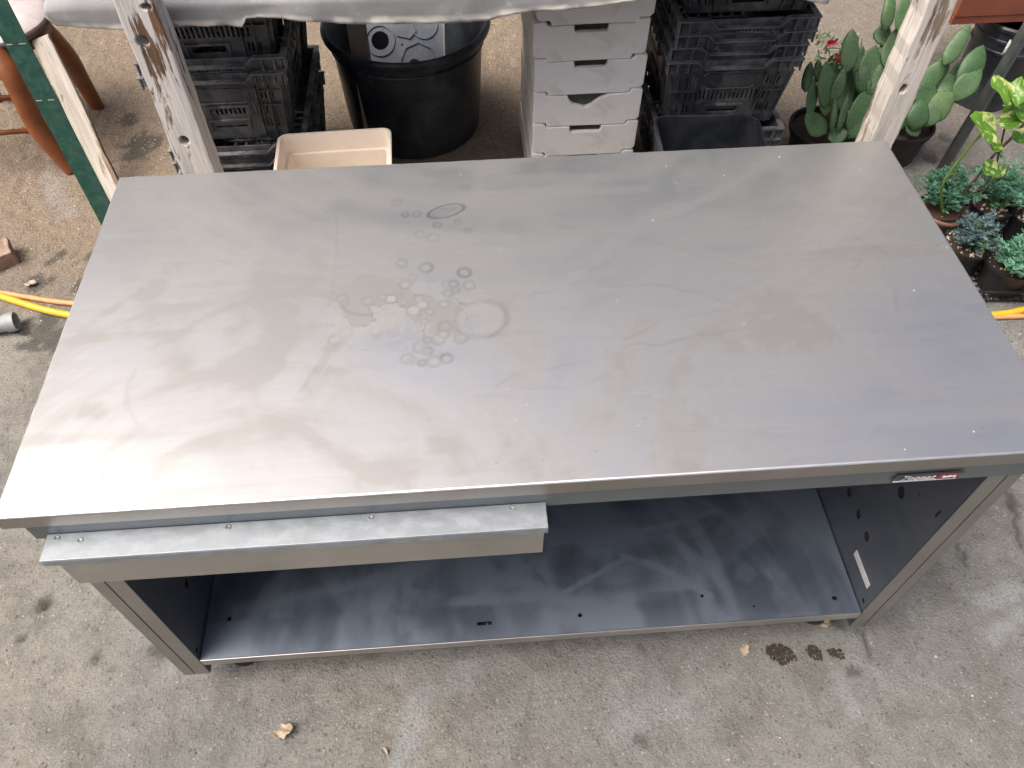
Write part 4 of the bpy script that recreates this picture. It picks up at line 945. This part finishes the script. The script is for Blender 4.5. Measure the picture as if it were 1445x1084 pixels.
for i, (px, py, L, ang, tilt) in enumerate(((1415,127,.085,200,.3),(1436,160,.085,250,.2),(1391,180,.10,215,.3),(1397,238,.055,190,.1),(1408,243,.05,150,.2),(1440,130,.08,160,.4),(1428,170,.07,270,.5),(1443,195,.07,250,.4),(1445,155,.08,200,.3),(1405,205,.05,220,.2))):
    c = P(px, py, y=1.30+.02*math.sin(i*2)); lf = heart(L, L*.92, i).build('leaf', M['pothos'], cl, True)
    nrm = (-FWD+Vector((0, 0, .7))+RIGHT*random.uniform(-.4, .4)).normalized(); a = math.radians(ang)
    fy = (RIGHT*math.sin(a)*-1+UP*math.cos(a)); fy = (fy-nrm*fy.dot(nrm)).normalized(); fx = fy.cross(nrm)
    lf.matrix_local = Matrix.Translation(c-O-fy*L*.35) @ Matrix((fx, fy, nrm)).transposed().to_4x4()

# ------------------------------------------------------------------ feathery blue-green plants in a mesh tray
def feather_plant(x, y, r, h, nst, spread, mats, label, pot=True, z0=.012, lean=(0, 0)):
    t = empty('feathery_plant', (x, y, z0), random.uniform(0, 6), label, 'plant', 'feathery plants in the mesh tray')
    ph = .105
    auto_smooth(MB().lathe([(0, .002), (r*.75, .002), (r*.77, 0), (r*.95, ph*.86), (r*1.03, ph*.87), (r*1.05, ph), (r*.97, ph), (r*.94, ph*.9), (r*.75, .015), (0, .015)], 30).build('pot', M['smallpot'], t), .8)
    MB().lathe([(r*.935, ph*.84), (r*.6, ph*.87), (0, ph*.86)], 20).build('soil', M['soil'], t, True)
    pe = MB()
    for k in range(70):
        a = random.uniform(0, 6.28); rr = r*.9*math.sqrt(random.random()); q = random.uniform(.002, .0075); c = Vector((rr*math.cos(a), rr*math.sin(a), ph*.87+q*.4))
        M4 = Matrix.Translation(c) @ Quaternion(Vector((random.random(), random.random(), random.random())).normalized(), random.uniform(0, 3)).to_matrix().to_4x4()
        pe.add([M4 @ Vector(v)*1 for v in ((q,0,0),(-q*.6,q*.8,0),(-q*.6,-q*.8,0),(0,0,q*.9),(0,0,-q*.9))], [(0,1,3),(1,2,3),(2,0,3),(1,0,4),(2,1,4),(0,2,4)])
    tag(pe.build('perlite', M['perlite'], t), kind='stuff')
    fo = MB(); stb = MB()
    for k in range(nst):
        a = random.uniform(0, 6.28); rr = random.uniform(.1, 1)*spread; top_ = Vector((rr*math.cos(a)+lean[0], rr*math.sin(a)+lean[1], ph+h*random.uniform(.45, 1)*(1-.3*rr/spread)))
        b0 = Vector((rr*.2*math.cos(a), rr*.2*math.sin(a), ph*.86)); pts = spline([b0, b0.lerp(top_, .5)+Vector((0, 0, .015)), top_], 5); stb.tube(pts, .0014, 5)
        for j in range(7):                                      # compound leaves round the tip
            pp = pts[min(len(pts)-1, 3+j)]+Vector((random.gauss(0, .004), random.gauss(0, .004), random.gauss(0, .003)))
            th = random.uniform(0, 6.28); dr_ = Vector((math.cos(th), math.sin(th), random.uniform(.0, .7))).normalized(); L = random.uniform(.025, .045)
            blade(stb, pp, pp+dr_*L, .0012, .2, 2)
            sdv = dr_.cross(Vector((0, 0, 1))).normalized()
            for q in range(4):
                for sg in (-1, 1):
                    bb = pp+dr_*L*(.3+.22*q); dd = (dr_*.7+sdv*sg*.9+Vector((0, 0, random.uniform(-.1, .35)))).normalized()
                    blade(fo, bb, bb+dd*random.uniform(.011, .018), random.uniform(.0045, .0065), .25, 3)
            blade(fo, pp+dr_*L*.9, pp+dr_*(L+.016), .006, .2, 3)
    tag(fo.build('foliage', M[mats], t), kind='stuff'); stb.build('stems', M['stem'], t); return t
def at(px, py, z): p = P(px, py, z=z); return p.x, p.y
x, y = at(1370, 350, .11); feather_plant(x, y+.02, .075, .10, 24, .085, 'ruedark', 'feathery slate green plant in a small black pot, nearest the table corner')
x, y = at(1425, 368, .11); feather_plant(x+.01, y-.005, .085, .11, 32, .10, 'rue', 'feathery blue green plant in a black pot with pale grit, over the mesh tray edge', lean=(-.01, .05))
x, y = at(1330, 300, .11); feather_plant(x, y+.02, .07, .17, 32, .10, 'rue', 'tall feathery blue green plant in the far left corner of the mesh tray')
x, y = at(1400, 295, .11); feather_plant(x+.01, y+.02, .07, .17, 34, .115, 'rue', 'bushy feathery blue green plant behind the other potted ones')
x, y = at(1460, 305, .11); feather_plant(x, y, .07, .13, 14, .08, 'ruedark', 'feathery dark plant cut off by the right edge of the photo')
tc = P(1455, 385, z=.03); tw, td = .50, .42
t = empty('mesh_tray', (1.49+tw/2-.0, 1.045+td/2, .004), -.08, 'black plastic mesh tray carrying the feathery potted plants', 'tray')
b = MB(); n_ = 22
for k in range(n_+1):
    x = -tw/2+tw*k/n_; b.box((x-.0018, -td/2, 0), (x+.0018, td/2, .003))
for k in range(19): y = -td/2+td*k/18; b.box((-tw/2, y-.0018, .0032), (tw/2, y+.0018, .006))
b.build('mesh_floor', M['smallpot'], t)
b = MB()
for s in (-1, 1):
    for k in range(26):                                          # lattice sides
        x0 = -tw/2+tw*k/26; x1 = x0+tw/26
        for dx in (0, 1):
            a_, c_ = (x0, x1) if dx else (x1, x0); b.tube([(a_, s*td/2, .004), (c_, s*(td/2+.006), .046)], .0016, 4)
    for k in range(22):
        y0 = -td/2+td*k/22; y1 = y0+td/22
        for dx in (0, 1):
            a_, c_ = (y0, y1) if dx else (y1, y0); b.tube([(s*tw/2, a_, .004), (s*(tw/2+.006), c_, .046)], .0016, 4)
b.build('lattice_sides', M['smallpot'], t)
b = MB(); e = .008
b.box((-tw/2-e, -td/2-e, .045), (tw/2+e, -td/2+.001, .051)); b.box((-tw/2-e, td/2-.001, .045), (tw/2+e, td/2+e, .051)); b.box((-tw/2-e, -td/2+.0015, .045), (-tw/2+.001, td/2-.0015, .051)); b.box((tw/2-.001, -td/2+.0015, .045), (tw/2+e, td/2-.0015, .051))
b.build('tray_rim', M['smallpot'], t, bevel=.001)

# ------------------------------------------------------------------ left side: chair, hoses, pipe, brick
ch = empty('wooden_chair', (-1.80, 2.15, 0), 0, 'old varnished wooden chair with a worn padded seat at the top left', 'chair')
O = Vector(ch.location); sz_ = .45
def cv(p): return Vector(p)-O
sx0 = P(64, 18, z=sz_); 
seat_c = Vector((sx0.x-.225, 2.30, 0))
se = MB().lathe([(0, 0), (.20, 0), (.222, .010), (.225, .022), (.205, .036), (.12, .044), (0, .046)], 40, (seat_c.x-O.x, seat_c.y-O.y, sz_-.03), 1.0, .95); auto_smooth(se.build('seat', M['seat'], ch), .8)
MB().lathe([(.214, -.012), (.232, -.010), (.236, 0), (.232, .012), (.220, .014)], 40, (seat_c.x-O.x, seat_c.y-O.y, sz_-.022), 1.0, .95).build('seat_piping', M['seatrim'], ch, True)
MB().lathe([(.17, 0), (.212, 0), (.214, .04), (.17, .04)], 40, (seat_c.x-O.x, seat_c.y-O.y, sz_-.076), 1.0, .95).build('seat_rail', M['varnish'], ch, True)
def leg(p, r0, r1): n = len(p); return MB().tube([cv(q) for q in spline(p, 8)], list(np.linspace(r0, r1, 8*(n-1)+1)), 10, True, .75).build('leg', M['varnish'], ch, True)
leg([Vector((seat_c.x+.165, seat_c.y+.02, .42)), P(92, 75, y=2.40), P(118, 118, y=2.40), P(138, 152, z=.0)], .046, .029)
leg([Vector((seat_c.x+.07, seat_c.y-.18, .43)), P(16, 105, y=2.06), P(50, 175, y=2.02), P(78, 212, y=2.0), P(103, 241, z=0)], .044, .028)
leg([Vector((seat_c.x-.16, seat_c.y-.12, .42)), Vector((seat_c.x-.2, seat_c.y-.16, .2)), Vector((seat_c.x-.23, seat_c.y-.2, 0))], .024, .017)
leg([Vector((seat_c.x-.15, seat_c.y+.12, .42)), Vector((seat_c.x-.2, seat_c.y+.17, .2)), Vector((seat_c.x-.22, seat_c.y+.2, 0))], .024, .017)
for pxr, pyr, yy, zz in ((48, 184, 2.01, None), (22, 137, 2.03, None), (10, 108, 2.05, None)):
    a_ = P(pxr, pyr, y=yy); b_ = a_+Vector((-.42, -.02, .0)); MB().tube([cv(a_), cv((a_+b_)/2), cv(b_)], .0095, 10).build('rung', M['varnish'], ch, True)
def hose(name, px, rad, mat, label, wig=0):
    pts = [P(*p, z=rad+.001) if len(p) == 2 else Vector(p) for p in px]
    return tag(MB().tube(spline(pts, 10), rad, 12).build(name, mat, None, True), label, 'hose')
hose('garden_hose', [(-200, 350), (-90, 388), (0, 418), (95, 444), (-1.1, 1.17, .014), (-.6, 1.12, .014), (0, 1.15, .014), (.6, 1.12, .014), (1.1, 1.02, .014), (1395, 445), (1475, 431), (1600, 425)], .0115, M['yellow'], 'bright yellow garden hose running along the ground past the table')
hose('garden_hose', [(-200, 388), (-90, 400), (0, 413), (100, 428), (-1.1, 1.24, .011), (-.6, 1.22, .011), (0, 1.23, .011), (.6, 1.16, .011), (1.1, .98, .011), (1400, 448), (1500, 446), (1600, 446)], .0085, M['tanhose'], 'faded orange thinner hose lying beside the yellow one')
p0, p1 = P(-20, 462, z=.03), P(20, 454, z=.03); d = (p1-p0).normalized()
pi_ = empty('pipe_fitting', (0, 0, 0), 0, 'short grey plastic pipe fitting lying on the ground below the hoses', 'pipe')
def ring_tube(a, b_, ro, ri, n=24):
    a, b_ = Vector(a), Vector(b_); t_ = (b_-a).normalized(); u = t_.cross(Vector((0, 0, 1))).normalized(); v = t_.cross(u); vs = []
    for c, r in ((a, ri), (a, ro), (b_, ro), (b_, ri)):
        vs += [c+u*r*math.cos(2*PI*k/n)+v*r*math.sin(2*PI*k/n) for k in range(n)]
    return MB().add(vs, [(i*n+k, i*n+(k+1) % n, ((i+1) % 4)*n+(k+1) % n, ((i+1) % 4)*n+k) for i in range(4) for k in range(n)])
auto_smooth(ring_tube(p0, p1, .026, .021).build('pipe', M['pvc'], pi_), .6); auto_smooth(ring_tube(p1-d*.022, p1+d*.006, .0305, .0262).build('collar', M['pvc'], pi_), .6)
bc = P(-8, 362, z=.03)
def lump(rx, ry, rz, s, n=10):
    bm = bmesh.new(); bmesh.ops.create_cube(bm, size=2); bmesh.ops.subdivide_edges(bm, edges=bm.edges[:], cuts=n, use_grid_fill=True)
    for v in bm.verts:
        k = 1+.12*(float(fbm(v.co.x*2.2+s, v.co.y*2.2+v.co.z*1.7, 7, 3))-.5)*2; v.co = Vector((v.co.x*rx, v.co.y*ry, v.co.z*rz))*k
    return bm
o = bm_obj(lump(.06, .045, .03, 3), 'broken_brick', M['brick'], None, .003, True); o.location = (bc.x, bc.y, .027); o.rotation_euler = (.05, -.04, .5)
tag(o, 'broken piece of red brick lying on the ground at the left edge', 'brick')

# ------------------------------------------------------------------ leaf screen out of view, added beyond the bench for the steel to reflect
hd = empty('unseen_hedge', (0, 5.6, 0), 0, 'tall dark green leaf screen added out of view beyond the bench, for the steel to reflect', 'unseen_hedge')
N = 20000
hx_, hy_, hz2 = RNG.uniform(-8, 8, N), RNG.normal(0, .38, N), RNG.uniform(.05, 1, N)
hz2 = hz2*(4.9+1.1*fbm(hx_*.7, hx_*0+3, 2)+.3*RNG.random(N)); hy_ = hy_*(.6+.9*fbm(hx_*1.3, hz2*1.3, 4))
b = MB()
for x_, y_, z_ in zip(hx_, hy_, hz2):
    d = Vector((random.gauss(0, 1), random.gauss(0, 1), random.gauss(0, .8))).normalized()*random.uniform(.08, .15); e_ = d.cross(Vector((random.gauss(0, 1), random.gauss(0, 1), random.gauss(0, 1)))).normalized()*d.length*.5; c = Vector((x_, y_, z_))
    b.add([c-d, c+e_, c+d, c-e_], [(0, 1, 2, 3)])
tag(b.build('foliage', M['unseen_hedge'], hd), kind='stuff')
for k in range(9): MB().tube([(-7.2+1.8*k, 0, 0), (-7.1+1.8*k, .1, 1.2), (-7.25+1.8*k, .05, 3.9)], [.06, .05, .02], 8).build('unseen_hedge_trunk', M['bark'], hd, True)

# ------------------------------------------------------------------ litter on the ground
def dry_leaf(px, py, L, rz, label, curl=1.0, mat='straw', z=.006):
    c = P(px, py, z=0); b = MB(); n, m = 6, 9; vs = []
    for i in range(m+1):
        t_ = i/m; w_ = L*.32*math.sin(PI*(t_*.94+.03))**.8*(1+.25*math.sin(t_*17+px))
        for k in range(n+1):
            u = k/n*2-1; vs.append((L*(t_-.5), w_*u, z+curl*(.010*u*u+.008*math.sin(t_*5+u*3+px))))
    b.add(vs, [(i*(n+1)+k, i*(n+1)+k+1, (i+1)*(n+1)+k+1, (i+1)*(n+1)+k) for i in range(m) for k in range(n)])
    o = b.build('dry_leaf', M[mat], None, True); o.location = (c.x, c.y, float(ground_h(c.x, c.y))); o.rotation_euler = (0, 0, rz)
    mm = o.modifiers.new('t', 'SOLIDIFY'); mm.thickness = .0006
    return tag(o, label, 'leaf', 'dry leaves on the concrete')
dry_leaf(402, 1034, .045, .2, 'curled tan dry leaf on the concrete in front of the table, lower left')
dry_leaf(1050, 919, .030, 1.2, 'pale round dry leaf left of the damp soil patches', .4, 'straw')
dry_leaf(1163, 882, .026, .3, 'small orange dry leaf at the right foot of the table', .6)
dry_leaf(543, 1062, .020, -.6, 'thin dry leaf scrap near the bottom edge, left of the centre', .5)
dry_leaf(45, 403, .04, .1, 'tan dry leaf scrap lying above the hoses', .4)
for px, py, n_, rx, ry, lb in ((1100, 922, 420, .030, .028, 'largest crumbled patch of damp dark soil on the concrete'), (1149, 921, 170, .017, .018, 'middle one of three damp soil patches on the concrete'), (1180, 922, 130, .017, .013, 'rightmost small damp soil patch on the concrete')):
    c = P(px, py, z=0); b = MB()
    for k in range(n_):
        a_ = random.uniform(0, 6.28); r_ = math.sqrt(random.random())*(.75+.5*float(vn(a_*1.6, px, 3))); x = rx*r_*math.cos(a_)-.3*ry*r_*math.sin(a_); y = ry*r_*math.sin(a_)
        q = random.uniform(.0012, .0040); zz = float(ground_h(c.x+x, c.y+y)); M4 = Matrix.Translation((x, y, zz+q*.2)) @ Quaternion(Vector((random.gauss(0, 1), random.gauss(0, 1), random.gauss(0, 1))).normalized(), random.uniform(0, 3)).to_matrix().to_4x4()
        b.add([M4 @ Vector(v) for v in ((q,0,0),(0,q,0),(-q,0,0),(0,-q,0),(0,0,q*.8),(0,0,-q*.8))], [(0,1,4),(1,2,4),(2,3,4),(3,0,4),(1,0,5),(2,1,5),(3,2,5),(0,3,5)])
    o = b.build('soil_patch', M['mud']); o.location = (c.x, c.y, 0); tag(o, lb, 'soil', 'damp soil patches')
# loose grit
def grit(n, name, mat, zone, q0, q1, label):
    b = MB(); k = 0
    while k < n:
        x, y = random.uniform(-2.4, 2.7), random.uniform(-.45, 3.6)
        if random.random() > zone(x, y): continue
        k += 1; q = random.uniform(q0, q1)*random.uniform(.5, 1); zz = float(ground_h(x, y)); s1, s2 = random.uniform(.6, 1.2), random.uniform(.6, 1.2); a_ = random.uniform(0, 3)
        ca, sa = math.cos(a_)*q, math.sin(a_)*q
        vs = [(x+ca*s1, y+sa*s1, zz), (x-sa*s2, y+ca*s2, zz+q*.2), (x-ca, y-sa, zz), (x+sa, y-ca, zz+q*.15), (x+ca*.2, y+sa*.2, zz+q*.75)]
        b.add(vs, [(0,1,4),(1,2,4),(2,3,4),(3,0,4)])
    return tag(b.build(name, mat), label, 'grit', None, 'stuff')
M['grit1'] = plain('sand_grit', (.34, .30, .25), .9, .4, 6)
M['grit2'] = plain('dark_grit', (.13, .105, .085), .9, .4, 9)
grit(15000, 'sand_grit', M['grit1'], lambda x, y: float(sand_zone(x, y))+.02, .0015, .0065, 'loose sandy grit strewn over the ground')
grit(4500, 'dark_grit', M['grit2'], lambda x, y: .5*float(sand_zone(x, y))+.12, .0012, .0045, 'dark crumbs of soil strewn over the ground')
grit(500, 'pale_grit', M['crumb'], lambda x, y: .3, .001, .003, 'white bits of grit strewn over the concrete')
